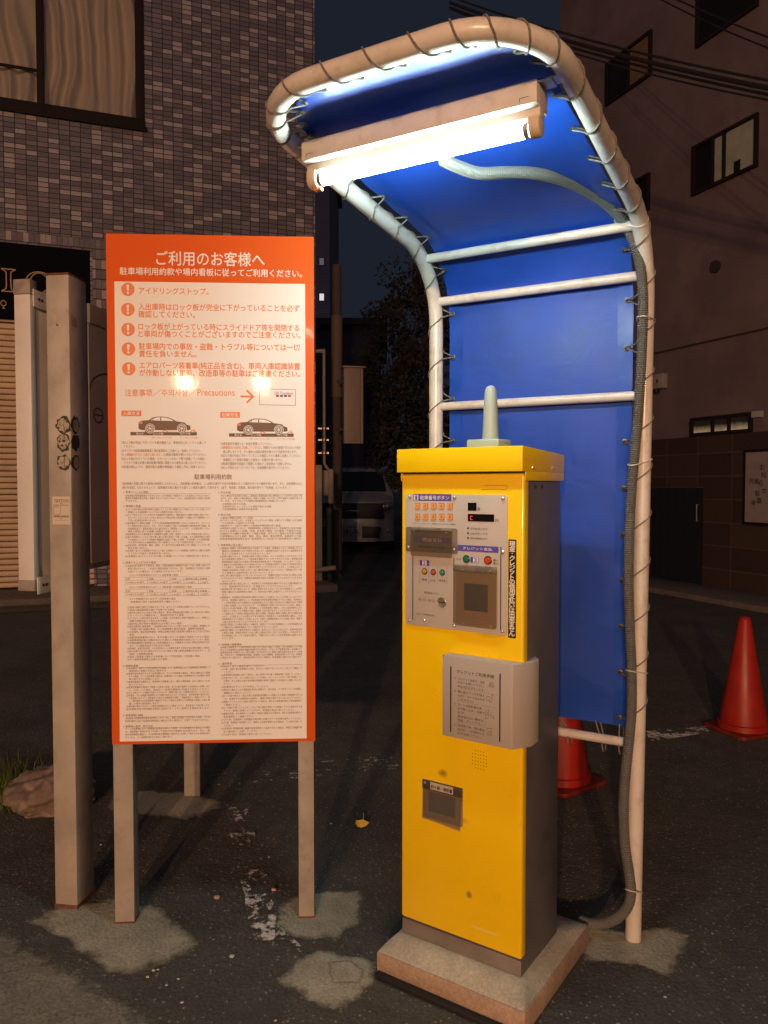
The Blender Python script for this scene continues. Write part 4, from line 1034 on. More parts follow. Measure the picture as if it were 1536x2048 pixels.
xl = mpt(c7, 552, 300, BP)[0]; xt = mpt(c7, 580, 300, BP)[0]; xr = mpt(c7, 808, 400, BP)[0]; xe = mpt(c7, 918, 400, BP)[0]
q0 = mpt(c7, 570, 278, BP); q1 = mpt(c7, 888, 322, BP)
text(b, 'クレジットご利用手順', q0[0], q0[1], 0.0115, YB, 0, width=q1[0] - q0[0], bold=0.006)
z = mpt(c7, 580, 318, BP)[1]
for t in ('A', ['クレジット決済は、決済', 'ボタンを押して下さい。', '中止は訂正ボタンです。'], 'B', ['挿入禁止ランプが消え', 'るまで、カードは入れな', 'いで下さい。'], 'C', ['カードは読取機の奥', 'まで差し込み、引抜き', 'ます。', '読み取れない場合は、', '再度、行って下さい。'], 'D', ['決済完了後、領収書品', '出口の、ご利用控えを', '必ずお取り下さい。']):
    if isinstance(t, str):
        text(b, t, xl, z - 0.0055, 0.0072, YB, 0); continue
    for s_ in t:
        k = min(1.0, len(s_) / 10.0)
        text(b, s_, xt, z - 0.0062, 0.0082, YB, 0, width=(xr - xt) * k)
        z -= 0.01135
    if t[0][0] != '決': b.line([(xt, z + 0.0022), (xe, z + 0.0022)], 0.0003, YB)
    z -= 0.0035
# little line drawings: pressing finger, blinking lamp, card in slot, receipt
def sketch(cx, cy, strokes, w=0.0007):
    q = mpt(c7, cx, cy, BP)
    for st in strokes: b.line([(q[0] + p[0] * 0.001, q[1] + p[1] * 0.001) for p in st], w, YB)
q = mpt(c7, 867, 380, BP); b.ring(q[0], q[1], 0.0045, 0.0007, YB); b.ring(q[0], q[1], 0.0072, 0.0006, YB)
sketch(867, 380, [[(-12, -7), (-6, -2), (0, 1)], [(2, -4), (9, -9)], [(-3, -8), (-9, -9)]])
q = mpt(c7, 838, 500, BP); b.ring(q[0], q[1], 0.0068, 0.0009, YB, n=20)
sketch(855, 505, [[(3, 5), (6, 8)], [(5, 1), (9, 1)], [(3, -4), (6, -8)], [(-1, -6), (0, -11)], [(6, 9), (8, 13), (5, 14)]], 0.0011)
sketch(850, 640, [[(-13, 10), (-3, 14), (-3, -8), (-13, -13), (-13, 10)], [(-9, 4), (-5, 6), (-5, -1), (-9, -3), (-9, 4)], [(4, 3), (13, -4), (13, -9), (1, -1), (4, 3)], [(5, 10), (8, 6)]])
sketch(852, 790, [[(-8, 10), (6, 12), (6, -8), (-8, -10), (-8, 10)], [(-5, 2), (3, 4), (3, -4), (-5, -5), (-5, 2)]])
b.build('instruction_lettering', BLACK_INK, ib, smooth=False)
b = MB(); q = mpt(c7, 458, 134, BP); b.disc(q[0], q[1], 0.0018, YB, 0, 10); b.build('rivet', BLACK, ib, smooth=False)

# speaker holes
b = MB()
gx0, gz0 = MF.loc(*c7(705, 967)); gx1, _ = MF.loc(*c7(823, 990)); dz = 0.0101; dx = (gx1 - gx0) / 5
for i in range(6):
    for j in range(6 if 0 < i < 5 else 4):
        zz = gz0 - j * dz + (dz if 0 < i < 5 else 0)
        b.disc(gx0 + i * dx, zz, 0.0014, -0.0005, 0, 8)
b.build('speaker_grille', BLACK, mach, smooth=False)
# change and receipt tray
def r7(x0, y0, x1, y1):
    a = MF.loc(*c7(x0, y0)); d = MF.loc(*c7(x1, y1)); return a[0], d[0], d[1], a[1]
tx0 = MF.loc(*c7(287, 1330))[0]; tx1 = MF.loc(*c7(622, 1420))[0]
tz1 = (MF.loc(*c7(288, 1185))[1] + MF.loc(*c7(622, 1262))[1]) / 2
tz0 = (MF.loc(*c7(290, 1500))[1] + MF.loc(*c7(585, 1590))[1]) / 2
tm = tz1 - 0.031
b = MB(); b.prism(rrect(tx0, tx1, tz0, tz1, 0.004), -0.0035, 0.0005); tray = b.build('change_tray', mat('tray_plate', (0.33, 0.26, 0.15), 0.45, vary=0.2, vscale=40), mach, bevel=0.0005)
hx = tx0 + (tx1 - tx0) * 0.15; hx1 = tx0 + (tx1 - tx0) * 0.83
b = MB(); b.box(hx, hx1, -0.0042, -0.0036, tz0 + 0.022, tm - 0.002); b.build('opening', BLACK, tray)
b = MB(); b.box(tx0 - 0.0005, tx1 + 0.0005, -0.008, -0.0036, tm + 0.004, tz1 + 0.0005); hb = b.build('hinge_bar', mat('dark_hinge', (0.09, 0.08, 0.07), 0.45, metal=0.4), tray, bevel=0.001)
b = MB(); lx0, lx1 = tx0 + (tx1 - tx0) * .21, tx0 + (tx1 - tx0) * .79
b.quad(lx0, lx1, tm + 0.0075, tz1 - 0.0015, -0.0085, 0); text(b, '釣り銭・領収書', lx0 + 0.003, tm + 0.011, 0.01, -0.0092, 1, width=lx1 - lx0 - 0.006, height=0.0115, bold=0.02)
b.build('tray_label', [mat('label_silver', (0.50, 0.47, 0.40), 0.4), BLACK_INK], hb, smooth=False)
b = MB(); b.lathe([(0.0045, 0), (0.004, 0.002), (0, 0.003)], (tx0 + 0.009, -0.008, tz1 - 0.008), 'y', 12); b.build('screw', SCREW, hb)
# bent smoked flap
b = MB()
nx, nz = 10, 8
for j in range(nz + 1):
    for i in range(nx + 1):
        u, w = i / nx, j / nz
        x = tx0 + (tx1 - tx0) * u; zz = (tm + 0.004) * (1 - w) + (tz0 - 0.002 - 0.006 * u * u) * w
        b.v.append((x, -0.006 - 0.010 * w * (0.4 + 0.8 * u), zz))
for j in range(nz):
    for i in range(nx):
        a = j * (nx + 1) + i; b.f.append((a, a + nx + 1, a + nx + 2, a + 1)); b.m.append(0)
fo = b.build('flap', SMOKE, tray)
# aerial on the roof
AER = mat('aerial_plastic', (0.36, 0.42, 0.37), 0.45)
ax0 = MF.loc(948, 890, 0.12)[0]; az0 = 1.598
xc = MF.loc(981, 880, 0.12)[0]
b = MB(); b.box(xc - 0.058, xc + 0.048, 0.075, 0.165, az0 + 0.001, az0 + 0.038); aer = b.build('aerial', AER, mach, bevel=0.006, seg=3)
pr = [(0.0275, 0.0), (0.0255, 0.03), (0.0225, 0.10), (0.0195, 0.142), (0.0175, 0.150), (0.013, 0.1575), (0.006, 0.161), (0, 0.162)]
b = MB(); b.lathe([(r * 0.92, h) for r, h in pr], (xc, 0.12, az0 + 0.0385), 'z', 24); b.build('rod', AER, aer)

# concrete plinth
PLC = ground_mat('plinth_concrete', (0.36, 0.25, 0.18), (0.50, 0.39, 0.30), (0.40, 0.37, 0.33), grain=0.55)
pl = thing('machine_plinth', 'pale concrete plinth with a sloped mortar collar under the yellow machine', 'plinth', MF.O, -34.28)
b = MB()
X0, X1, Y0, Y1 = -0.040, 0.452, -0.078, 0.432
b.box(X0, X1, Y0, Y1, 0.0, 0.068)
b.build('block', PLC, pl, bevel=0.006)
b = MB()
o_ = [(X0 + .004, Y0 + .004), (X1 - .004, Y0 + .004), (X1 - .004, Y1 - .004), (X0 + .004, Y1 - .004)]
i_ = [(-0.008, -0.008), (MW + 0.008, -0.008), (MW + 0.008, MD + 0.012), (-0.008, MD + 0.012)]
ns = 14
ring_o, ring_i = [], []
for R_, src in ((ring_o, o_), (ring_i, i_)):
    for k in range(4):
        a, c_ = Vector(src[k]), Vector(src[(k + 1) % 4])
        for i in range(ns): R_.append(a.lerp(c_, i / ns))
nn = len(ring_o)
for lv in range(5):
    w = lv / 4
    for k in range(nn):
        p = ring_o[k].lerp(ring_i[k], w)
        jit = mnoise.noise(Vector((p.x * 25, p.y * 25, lv))) * 0.004
        b.v.append((p.x, p.y, 0.0685 + 0.034 * w ** 0.8 + (jit if 0 < lv < 4 else 0)))
for lv in range(4):
    for k in range(nn):
        a, c_ = lv * nn + k, lv * nn + (k + 1) % nn
        b.f.append((a, c_, c_ + nn, a + nn)); b.m.append(0)
b.f.append(tuple(range(4 * nn, 5 * nn))); b.m.append(0)
MORT2 = ground_mat('collar_mortar', (0.34, 0.34, 0.28), (0.56, 0.55, 0.46), (0.40, 0.37, 0.33), grain=0.5)
b.build('mortar_collar', MORT2, pl, ang=60)
b = MB(); b.box(-0.03, 0.40, -0.105, -0.081, 0.002, 0.016)  # thin dark strip along the plinth's front foot
rs = b.build('foot_strip', mat('strip_black', (0.012, 0.012, 0.013), 0.7), None, bevel=0.004, loc=MF.O, rot=(0, 0, MF.a))
tag(rs, 'thin black strip lying along the foot of the concrete plinth', 'rubber strip')

# ------------------------------------------------------------------ the tarpaulin shelter
SR = gp(1270, 1888)
SF = Frame((SR.x, SR.y + 0.02), -29.8)
XL, XR, RB_, Z0_, SL, YF_, RC = -0.725, 0.02, 0.251, 2.309, 0.115, -1.082, 0.205
PIPE_R = 0.0255
def fillet(A, B, Cc, r, n=9):
    A, B, Cc = Vector(A), Vector(B), Vector(Cc)
    a, c = (A - B).normalized(), (Cc - B).normalized()
    ang = math.acos(max(-1, min(1, a.dot(c)))); t = r / math.tan(ang / 2)
    bis = (a + c).normalized(); O = B + bis * (r / sin(ang / 2))
    out = []
    for i in range(n + 1):
        w = i / n; p = (B + a * t) * (1 - w) ** 2 + B * (2 * w * (1 - w)) + (B + c * t) * w * w
        out.append(O + (p - O).normalized() * r)
    return out
ZF = Z0_ - SL * YF_
corn = [(0, 0, 0), (XR, 0, Z0_), (XR, YF_, ZF), (XL, YF_, ZF), (XL, 0, Z0_), (XL, 0, 0)]
path = [Vector(corn[0])]
for i in range(1, 5): path += fillet(corn[i - 1], corn[i], corn[i + 1], RB_ if i in (1, 4) else RC, 10)
path.append(Vector(corn[5]))
shel = thing('tarpaulin_shelter', 'white bent-pipe shelter frame laced with a blue tarpaulin over the machine', 'shelter', SF.O, -29.8)
PIPE = mat('white_pipe_paint', (0.72, 0.70, 0.66), 0.32, vary=0.1, vscale=6, coat=0.35, dirt=(0.34, 0.24, 0.16), dscale=18, damount=0.45)
# resample the frame path evenly so that the bends are smooth
def resample(P, step):
    out = [P[0]]; acc = 0.0
    for a, c in zip(P[:-1], P[1:]):
        L = (c - a).length; n = max(1, int(round(L / step)))
        for i in range(1, n + 1): out.append(a.lerp(c, i / n))
    return out
PP = resample(path, 0.03)
b = MB(); b.tube(PP, PIPE_R, 20); b.build('frame', PIPE, shel, ang=60)
arc = [p for p in PP]
def at_z(z, side):
    for p in (arc if side > 0 else arc[::-1]):
        if p.z >= z: return p
for z, rr, yo in ((2.285, 0.0155, 0), (2.153, 0.016, 0), (1.765, 0.0155, 0), (0.632, 0.0155, 0)):
    a, c = at_z(z, 1), at_z(z, -1)
    b = MB(); b.tube([Vector((a.x - 0.018, a.y, a.z)), Vector((c.x + 0.018, c.y, c.z))], rr, 14)
    b.build('crossbar', PIPE, shel, ang=60)

def tarp_mat():
    m = mat('blue_tarpaulin', (0.006, 0.066, 0.50), 0.48, vary=0.18, vscale=3.5, spec=0.62, dirt=(0.006, 0.04, 0.24), dscale=5, damount=0.45)
    nt = m.node_tree; bs = nt.nodes['Principled BSDF']
    tc = N(nt, 'ShaderNodeTexCoord')
    n1 = N(nt, 'ShaderNodeTexNoise'); n1.inputs['Scale'].default_value = 5.5; n1.inputs['Detail'].default_value = 5; n1.inputs['Distortion'].default_value = 0.8
    n2 = N(nt, 'ShaderNodeTexNoise'); n2.inputs['Scale'].default_value = 420; n2.inputs['Detail'].default_value = 1
    for n in (n1, n2): nt.links.new(tc.outputs['Object'], n.inputs['Vector'])
    s = mathn(nt, 'ADD', mathn(nt, 'MULTIPLY', n1.outputs['Fac'], 1.0), mathn(nt, 'MULTIPLY', n2.outputs['Fac'], 0.03))
    bp = N(nt, 'ShaderNodeBump'); bp.inputs['Strength'].default_value = 0.32; bp.inputs['Distance'].default_value = 0.012
    nt.links.new(s, bp.inputs['Height']); nt.links.new(bp.outputs[0], bs.inputs['Normal'])
    return m
TARP = tarp_mat()
HEM = mat('blue_tarpaulin_hem', (0.008, 0.070, 0.48), 0.38, vary=0.16, vscale=12, spec=0.55, bump=0.5, bscale=30)
# centre line of the cover in (y, z) from the foot of the back up and over to the front, with outward normals
half = [p for p in PP if abs(p.x - XL) < 1e-4][::-1]
half = [Vector((XL, 0, 0))] + [p for p in half if p.z > 0.01]
half = sorted(set((round(p.y, 5), round(p.z, 5)) for p in half), key=lambda q: (q[0] > -1e-4 and q[1] or 10 - q[0]))
prof = [Vector((0, y, z)) for y, z in half if z > 0.70] 
prof = [Vector((0, 0, 0.70))] + prof + [Vector((0, YF_ + 0.047, Z0_ - SL * (YF_ + 0.047)))]
prof = resample(prof, 0.028)
GAP = 0.046
def width_at(p):
    yy = YF_ + RC
    e = GAP
    if p.y < yy:
        rr = RC - GAP; d = min(rr, yy - p.y)
        e = RC - sqrt(max(0, rr * rr - d * d))
    return e
def tarp_pt(i, x, off):
    p = prof[i]; a, c = prof[max(0, i - 1)], prof[min(len(prof) - 1, i + 1)]
    t = (c - a).normalized(); nrm = Vector((0, -t.z, t.y)) * -1          # outward: behind the poles, above the arms
    if nrm.y < 0 and abs(nrm.y) > abs(nrm.z): nrm = -nrm
    if nrm.z < 0 and abs(nrm.z) > abs(nrm.y): nrm = -nrm
    q = Vector((x, p.y, p.z)) + nrm * off
    return q
def wrinkle(x, i):
    s_ = i * 0.028
    e = min(x - XL, XR - x) - GAP
    return 0.0025 * mnoise.noise(Vector((x * 6, s_ * 5, 1.3))) + 0.004 * math.exp(-max(e, 0) / 0.03) * sin(s_ * 2 * pi / 0.155) * 0.45
def tarp_sheet(e0, e1, ncol, base, thick=0.0012):
    b = MB(); rows = len(prof)
    for i in range(rows):
        e = width_at(prof[i]); xa, xb = XL + e, XR - e
        lo = xa if e0 is None else (xa + e0 if e0 >= 0 else xb + e0)
        hi = xb if e1 is None else (xa + e1 if e1 > 0 else xb + e1) if e1 is not None else xb
        for j in range(ncol + 1):
            x = lo + (hi - lo) * j / ncol
            b.v.append(tuple(tarp_pt(i, x, base + wrinkle(x, i))))
    for i in range(rows - 1):
        for j in range(ncol):
            a = i * (ncol + 1) + j
            b.f.append((a, a + 1, a + ncol + 2, a + ncol + 1)); b.m.append(0)
    return b
tarp_o = tarp_sheet(None, None, 26, 0.0225).build('tarpaulin', TARP, shel, ang=80)
tarp_sheet(0.0, 0.05, 3, 0.0188).build('hem', HEM, tarp_o, ang=80)
tarp_sheet(-0.05, None, 3, 0.0188).build('hem', HEM, tarp_o, ang=80)
# front hem across the leading edge
b = MB(); k0 = len(prof) - 3
for i in range(k0, len(prof)):
    e = width_at(prof[i])
    for j in range(21):
        x = XL + e + (XR - XL - 2 * e) * j / 20
        b.v.append(tuple(tarp_pt(i, x, 0.0170 + wrinkle(x, i))))
for i in range(len(prof) - k0 - 1):
    for j in range(20):
        a = i * 21 + j; b.f.append((a, a + 1, a + 22, a + 21)); b.m.append(0)
b.build('hem', HEM, tarp_o, ang=80)

# eyelets and the lacing rope, followed round the frame from the right foot to the left foot
cum = [0.0]
for a, c in zip(PP[:-1], PP[1:]): cum.append(cum[-1] + (c - a).length)
def on_path(s):
    for i in range(len(PP) - 1):
        if cum[i + 1] >= s:
            w = (s - cum[i]) / max(1e-9, cum[i + 1] - cum[i]); p = PP[i].lerp(PP[i + 1], w)
            t = (PP[min(i + 2, len(PP) - 1)] - PP[max(i - 1, 0)]).normalized(); return p, t
    return PP[-1], (PP[-1] - PP[-2]).normalized()
armn = Vector((0, -SL, -1)).normalized()                       # the under side of the roof
def frame_at(s):
    p, t = on_path(s)
    if p.y > YF_ + RC * 1.0:                                    # poles, bends and straight arms: inwards is along x
        inn = Vector((-1 if p.x > (XL + XR) / 2 else 1, 0, 0))
        vis = inn.cross(t); 
        ref = Vector((0, -1, 0)) if p.z < 2.15 else (Vector((0, -1, -1)) if p.y > -0.2 else armn)
        if vis.dot(ref) < 0: vis = -vis
    else:
        vis = armn; inn = vis.cross(t).normalized()
        if inn.dot(Vector((0, 1, 0)) + Vector((-1 if p.x > (XL + XR) / 2 else 1, 0, 0)) * 0.3) < 0: inn = -inn
    return p, t, inn.normalized(), vis.normalized()
total = cum[-1]
s_lo = 0.71; s_hi = total - 0.71
sr = [s_lo + 0.02]
while sr[-1] < s_hi:
    p, _ = on_path(sr[-1])
    st = 0.152
    if p.y < YF_ + RC + 0.02: st = 0.070
    if p.y < YF_ + 0.008: st = 0.112
    sr.append(sr[-1] + st)
sr = sr[:-1]
ROPE = mat('grey_rope', (0.22, 0.21, 0.18), 0.9, vary=0.4, vscale=200, bump=0.6, bscale=700)
rope = []
EYG = GAP + 0.016
def eye_pos(s):
    p, t, inn, vis = frame_at(s)
    return p + inn * EYG - vis * 0.0135
BRASS = mat('dull_brass', (0.16, 0.14, 0.12), 0.4, metal=0.7)
for s in sr:
    p, t, inn, vis = frame_at(s)
    E_ = p + inn * EYG - vis * 0.0135
    k = 12; vs = []; b = MB()
    for i in range(k):
        q = 2 * pi * i / k
        d = inn * cos(q) + t * sin(q)
        vs += [d * 0.0092 + vis * 0.0012, d * 0.0048 + vis * 0.0022]
    b.add(vs, [(2 * i, (2 * i + 2) % (2 * k), (2 * i + 3) % (2 * k), 2 * i + 1) for i in range(k)])
    b.add([(inn * cos(2 * pi * i / k) + t * sin(2 * pi * i / k)) * 0.0048 + vis * 0.0010 for i in range(k)], [tuple(range(k))], 1)
    b.build('eyelet', [BRASS, BLACK], tarp_o, loc=E_)
for a, c in zip(sr[:-1], sr[1:]):
    Ea, Ec = eye_pos(a), eye_pos(c)
    rope.append(Ea - frame_at(a)[3] * 0.004); 
    pa, ta, ia, va = frame_at(a)
    rope.append(Ea + va * 0.005)
    rr = PIPE_R + 0.003
    for q in (20, 45, 75, 105, 135, 165, 195, 225, 255, 285, 315, 340):
        w = q / 360
        s = a + (c - a) * (w * 0.92)
        p, t, inn, vis = frame_at(s)
        rope.append(p + inn * (rr * cos(radians(q))) + vis * (rr * sin(radians(q))))
    pc, tc_, ic, vc = frame_at(c)
b = MB(); b.tube(rope, 0.0026, 5); b.build('lacing_rope', ROPE, shel, ang=80)
# ties from the bottom hem to the lowest crossbar
for xt_, xb_ in ((-0.055, -0.050), (-0.135, -0.105), (-0.27, -0.22), (-0.42, -0.38), (-0.56, -0.53)):
    za, zb_ = 0.708, 0.632
    pts = [(xt_, 0.018, za)] + [(xb_ + 0.006 * cos(radians(q)), 0.019 * cos(radians(q - 90) + pi) * -1, zb_ + 0.019 * sin(radians(q))) for q in (90, 45, 0, -45, -90, -135, 180, 135)] + [(xt_ + 0.006, 0.026, za)]
    pts = [(xt_, 0.016, za), (xb_, -0.012, zb_ + 0.015), (xb_ + 0.002, -0.0185, zb_), (xb_ + 0.004, -0.012, zb_ - 0.015), (xb_ + 0.006, 0.006, zb_ - 0.018), (xb_ + 0.006, 0.018, zb_), (xt_ + 0.012, 0.028, za)]
    b = MB(); b.tube(pts, 0.0026, 5); b.build('hem_tie', ROPE, shel, ang=80)

# ------------------------------------------------------------------ the fluorescent lamp under the roof
HOUS = mat('white_lamp_enamel', (0.70, 0.66, 0.60), 0.4, vary=0.12, vscale=14, dirt=(0.34, 0.25, 0.17), dscale=22, damount=0.45)
SOCK = mat('cream_socket_plastic', (0.66, 0.55, 0.40), 0.5)
ty, tz = -0.862, 2.304
lamp = thing('fluorescent_lamp', 'white batten lamp with a single lit fluorescent tube under the shelter roof', 'lamp', SF.W(-0.36, ty, 2.30), -29.8)
HX0, HX1 = -0.318, 0.318                     # local x about the lamp's own middle
b = MB()
yz = [(-0.040, 0.044), (-0.040, 0.094), (0.040, 0.094), (0.040, 0.044), (0.016, 0.044), (0.015, 0.024), (-0.015, 0.024), (-0.016, 0.044)]
b.side([(p[0], p[1]) for p in yz], HX0, HX1)
hs = b.build('housing', HOUS, lamp, bevel=0.002)
for sx in (HX0 + 0.015, HX1 - 0.040):
    b = MB(); b.quad(sx, sx + 0.022, 0.058, 0.0595, -0.0408); b.quad(sx, sx + 0.0015, 0.050, 0.058, -0.0408); b.build('latch_slot', DARKGREY, hs, smooth=False)
b = MB(); b.tube([(-0.290, 0, 0.004), (0.290, 0, 0.004)], 0.0163, 20)
b.build('tube', emit_mat('lit_tube', (0.82, 1.0, 0.90), TUBE_L), lamp, ang=60)
for sx, d in ((-0.2905, -1), (0.2905, 1)):
    b = MB()
    x0, x1 = (sx - 0.026, sx) if d < 0 else (sx, sx + 0.026)
    pts = [(-0.021, 0.0255), (-0.021, 0.006)] + [(-0.021 * cos(radians(q)), 0.004 - 0.021 * sin(radians(q))) for q in range(10, 180, 20)] + [(0.021, 0.006), (0.021, 0.0255)]
    b.side(pts, x0, x1); b.build('socket', SOCK, lamp, bevel=0.003)
    b = MB(); b.tube([(sx + (0.001 if d < 0 else -0.001), 0, 0.004), (sx - d * 0.014, 0, 0.004)], 0.0168, 20); b.build('tube_end', ALU, lamp, ang=60)
b = MB(); b.box(-0.300, -0.278, -0.012, 0.004, -0.026, -0.0175); b.build('starter_clip', mat('orange_clip', (0.75, 0.30, 0.12), 0.4), lamp, bevel=0.002)
for sx in (-0.355, 0.345):
    b = MB(); b.box(min(sx, sx * 0.86), max(sx, sx * 0.86), -0.02, 0.02, 0.0945, 0.0985); b.box(sx - 0.012, sx + 0.012, -0.018, 0.018, 0.0987, 0.1015)
    b.build('bracket', ALU, lamp)

# ------------------------------------------------------------------ corrugated conduit and its ties
hp = []
for px, py, v in ((884, 318, -0.72), (920, 335, -0.66), (962, 347, -0.60), (1010, 345, -0.54), (1060, 346, -0.48), (1110, 355, -0.40), (1160, 374, -0.30), (1205, 401, -0.20), (1242, 436, -0.125), (1266, 480, -0.075), (1280, 530, -0.05), (1286, 590, -0.045), (1285, 660, -0.045), (1282, 740, -0.045), (1277, 820, -0.045), (1270, 900, -0.045), (1263, 980, -0.045), (1259, 1060, -0.045), (1257, 1160, -0.045), (1260, 1260, -0.045), (1263, 1340, -0.045), (1263, 1420, -0.045), (1257, 1490, -0.045), (1250, 1560, -0.045), (1247, 1620, -0.045), (1250, 1690, -0.045), (1258, 1745, -0.045), (1262, 1785, -0.045), (1256, 1812, -0.05), (1240, 1832, -0.055), (1215, 1845, -0.06), (1185, 1848, -0.06), (1160, 1842, -0.05)):
    x, z = SF.loc(px, py, v); hp.append((x, v, max(z, 0.03)))
hpath = smoothpath(hp, 0.0034)
HR = 0.0155
rads = [HR + 0.0017 * (1 if i % 2 else -1) for i in range(len(hpath))]
hose = thing('corrugated_conduit', 'grey corrugated hose running from the lamp down the right shelter pole', 'conduit', SF.O, -29.8)
b = MB(); b.tube(hpath, rads, 12); b.build('hose', mat('grey_hose', (0.15, 0.155, 0.145), 0.55, vary=0.15, vscale=30), hose, ang=15)
TIE = mat('white_nylon', (0.66, 0.63, 0.58), 0.4)
for k, (py, lab) in enumerate(((432, 'topmost white cable tie, at the bend of the shelter pole'), (638, 'white cable tie round hose and pole above the third crossbar'), (928, 'white cable tie round hose and pole level with the machine cap'), (1340, 'white cable tie round hose and pole level with the instruction box'), (1782, 'lowest white cable tie, loose near the foot of the pole'))):
    px = (1250, 1290, 1285, 1280, 1272)[k]
    z = SF.loc(px, py, -0.12 if k == 0 else -0.02)[1]
    c1 = min(hpath, key=lambda q: abs(q.z - z) + (0 if q.y > -0.2 else 9)).copy()
    c2 = min(PP[:len(PP) // 3], key=lambda q: (q - c1).length).copy()
    dirv = (c2 - c1).normalized()
    ii = min(range(len(PP) // 3), key=lambda i: (PP[i] - c2).length)
    tang = (PP[ii + 1] - PP[max(0, ii - 1)]).normalized(); nv = tang.cross(dirv).normalized()
    r1, r2 = HR + 0.003, PIPE_R + 0.0025
    pts = [c1 + (dirv * cos(radians(q)) + nv * sin(radians(q))) * r1 for q in range(100, 261, 20)] + [c2 + (dirv * cos(radians(q)) + nv * sin(radians(q))) * r2 for q in range(-85, 86, 17)]
    sag = (0.012, 0, 0, 0, -0.014)[k]
    cen = (c1 + c2) / 2
    pts = [p - cen + tang * (sag * (p - cen).dot(dirv) / 0.03) for p in pts]
    b = MB(); b.tube(pts, 0.0021, 6, closed=True)
    o = b.build('cable_tie', TIE, None, loc=SF.W(*cen), rot=(0, 0, SF.a)); tag(o, lab, 'cable tie', 'white cable ties on the shelter pole')

# ------------------------------------------------------------------ the street lamp across the road, behind the camera: its two globes light everything and show in the board
def mirror(px, py, L):
    r = ray(px, py); nrm = Vector((sin(BF.a), -cos(BF.a), 0))
    P = C0 + r * ((BF.O - C0).dot(nrm) / r.dot(nrm))
    q = (r - nrm * (2 * r.dot(nrm))).normalized()
    return P + q * L
g1, g2 = mirror(370, 764, 12.0), mirror(524, 766, 12.0)
mid = (g1 + g2) / 2
sl = thing('street_lamp', 'twin-globe street lamp on a dark pole across the road', 'street lamp', (mid.x, mid.y - 0.4, 0))
DARK_METAL = mat('dark_lamp_metal', (0.05, 0.05, 0.05), 0.5, metal=0.5)
b = MB(); b.lathe([(0.14, 0), (0.12, 0.3), (0.075, 0.35), (0.055, mid.z + 0.5), (0.02, mid.z + 0.55)], (0, 0, 0), 'z', 16); b.build('pole', DARK_METAL, sl)
for gpt in (g1, g2):
    lp = gpt - Vector((mid.x, mid.y - 0.4, 0))
    b = MB(); b.tube(smoothpath([(0, 0, mid.z + 0.25), (lp.x * 0.5, 0.1, mid.z + 0.55), (lp.x, 0.4 + lp.y - 0.4, lp.z + 0.42), (lp.x, lp.y, lp.z + 0.11)], 0.08), 0.03, 8); b.build('arm', DARK_METAL, sl)
    bm = bmesh.new(); bmesh.ops.create_icosphere(bm, subdivisions=2, radius=0.10)
    me = bpy.data.meshes.new('globe'); bm.to_mesh(me); bm.free()
    me.materials.append(emit_mat('lit_globe', (1.0, 0.525, 0.265), LAMP_L))
    o = bpy.data.objects.new('globe', me); COL.objects.link(o); o.parent = sl; o.location = lp

# ------------------------------------------------------------------ left: tiled building with a shop front
TW, TH = 0.135, 0.066
TILE = tile_mat('mosaic_tile', TW, TH, (0.155, 0.145, 0.185), (0.220, 0.205, 0.250), (0.45, 0.41, 0.44), (0.036, 0.032, 0.038), joint=0.085)
TILE_UP = tile_mat('upright_tile', TH * 1.05, TW, (0.17, 0.155, 0.185), (0.24, 0.215, 0.24), (0.45, 0.40, 0.40), (0.035, 0.028, 0.025), share=0.28)
lbld = thing('tiled_building', 'dark mosaic-tiled building with curtained upper window and cream roller shutter', 'building', LBF.O, 20.0)
CX = 4.35
b = MB()
b.box(-6, -3, 0, 5, 0, 13); b.box(1.18, CX, 0, 5, 0, 4.70); b.box(-3, CX, 0, 5, 4.70, 6.42)
b.box(1.915, CX, 0, 5, 6.42, 8.7); b.box(-3, -1.25, 0, 5, 6.42, 8.7); b.box(-3, CX, 0, 5, 8.7, 13)
b.build('wall', TILE, lbld, smooth=False)
b = MB(); b.box(-3, 2.6, -0.004, -0.0005, 4.722, 4.722 + TW); b.build('soldier_course', TILE_UP, lbld, smooth=False)
b = MB(); b.box(1.21, 1.21 + TH * 8, -0.004, -0.0005, 3.2, 4.715); b.build('pier_tiles', TILE_UP, lbld, smooth=False)
INK = mat('fascia_black', (0.006, 0.006, 0.010), 0.8, spec=0.08)
b = MB(); b.box(-3, 1.178, 0.02, 0.08, 3.93, 4.698); fas = b.build('fascia', INK, lbld)
GOLD = mat('tarnished_brass', (0.36, 0.24, 0.14), 0.45, metal=0.5)
def stroke3(mb, pts, w, y0, y1):
    for a, c in zip(pts[:-1], pts[1:]):
        dx, dz = c[0] - a[0], c[1] - a[1]; L = sqrt(dx * dx + dz * dz)
        ox, oz = -dz / L * w / 2, dx / L * w / 2
        mb.prism([(a[0] - ox, a[1] - oz), (c[0] - ox, c[1] - oz), (c[0] + ox, c[1] + oz), (a[0] + ox, a[1] + oz)], y0, y1)
ix, iz1 = LBF.loc(17, 539, 0.0); iz0 = LBF.loc(17, 583.5, 0.0)[1]
b = MB()
hw = 0.088
stroke3(b, [(ix - hw, iz1), (ix + hw, iz1)], 0.014, -0.02, 0.018); stroke3(b, [(ix - hw, iz0), (ix + hw, iz0)], 0.014, -0.02, 0.018)
for s_ in (-1, 1):
    stroke3(b, [(ix + s_ * hw, iz1), (ix + s_ * 0.035, iz1 - 0.03), (ix + s_ * 0.027, iz1 - 0.06), (ix + s_ * 0.027, iz0 + 0.06), (ix + s_ * 0.035, iz0 + 0.03), (ix + s_ * hw, iz0)], 0.013, -0.0195, 0.0175)
b.build('letter', GOLD, fas)
b = MB(); ox = LBF.loc(79, 560, 0.0)[0]; oz = (iz0 + iz1) / 2
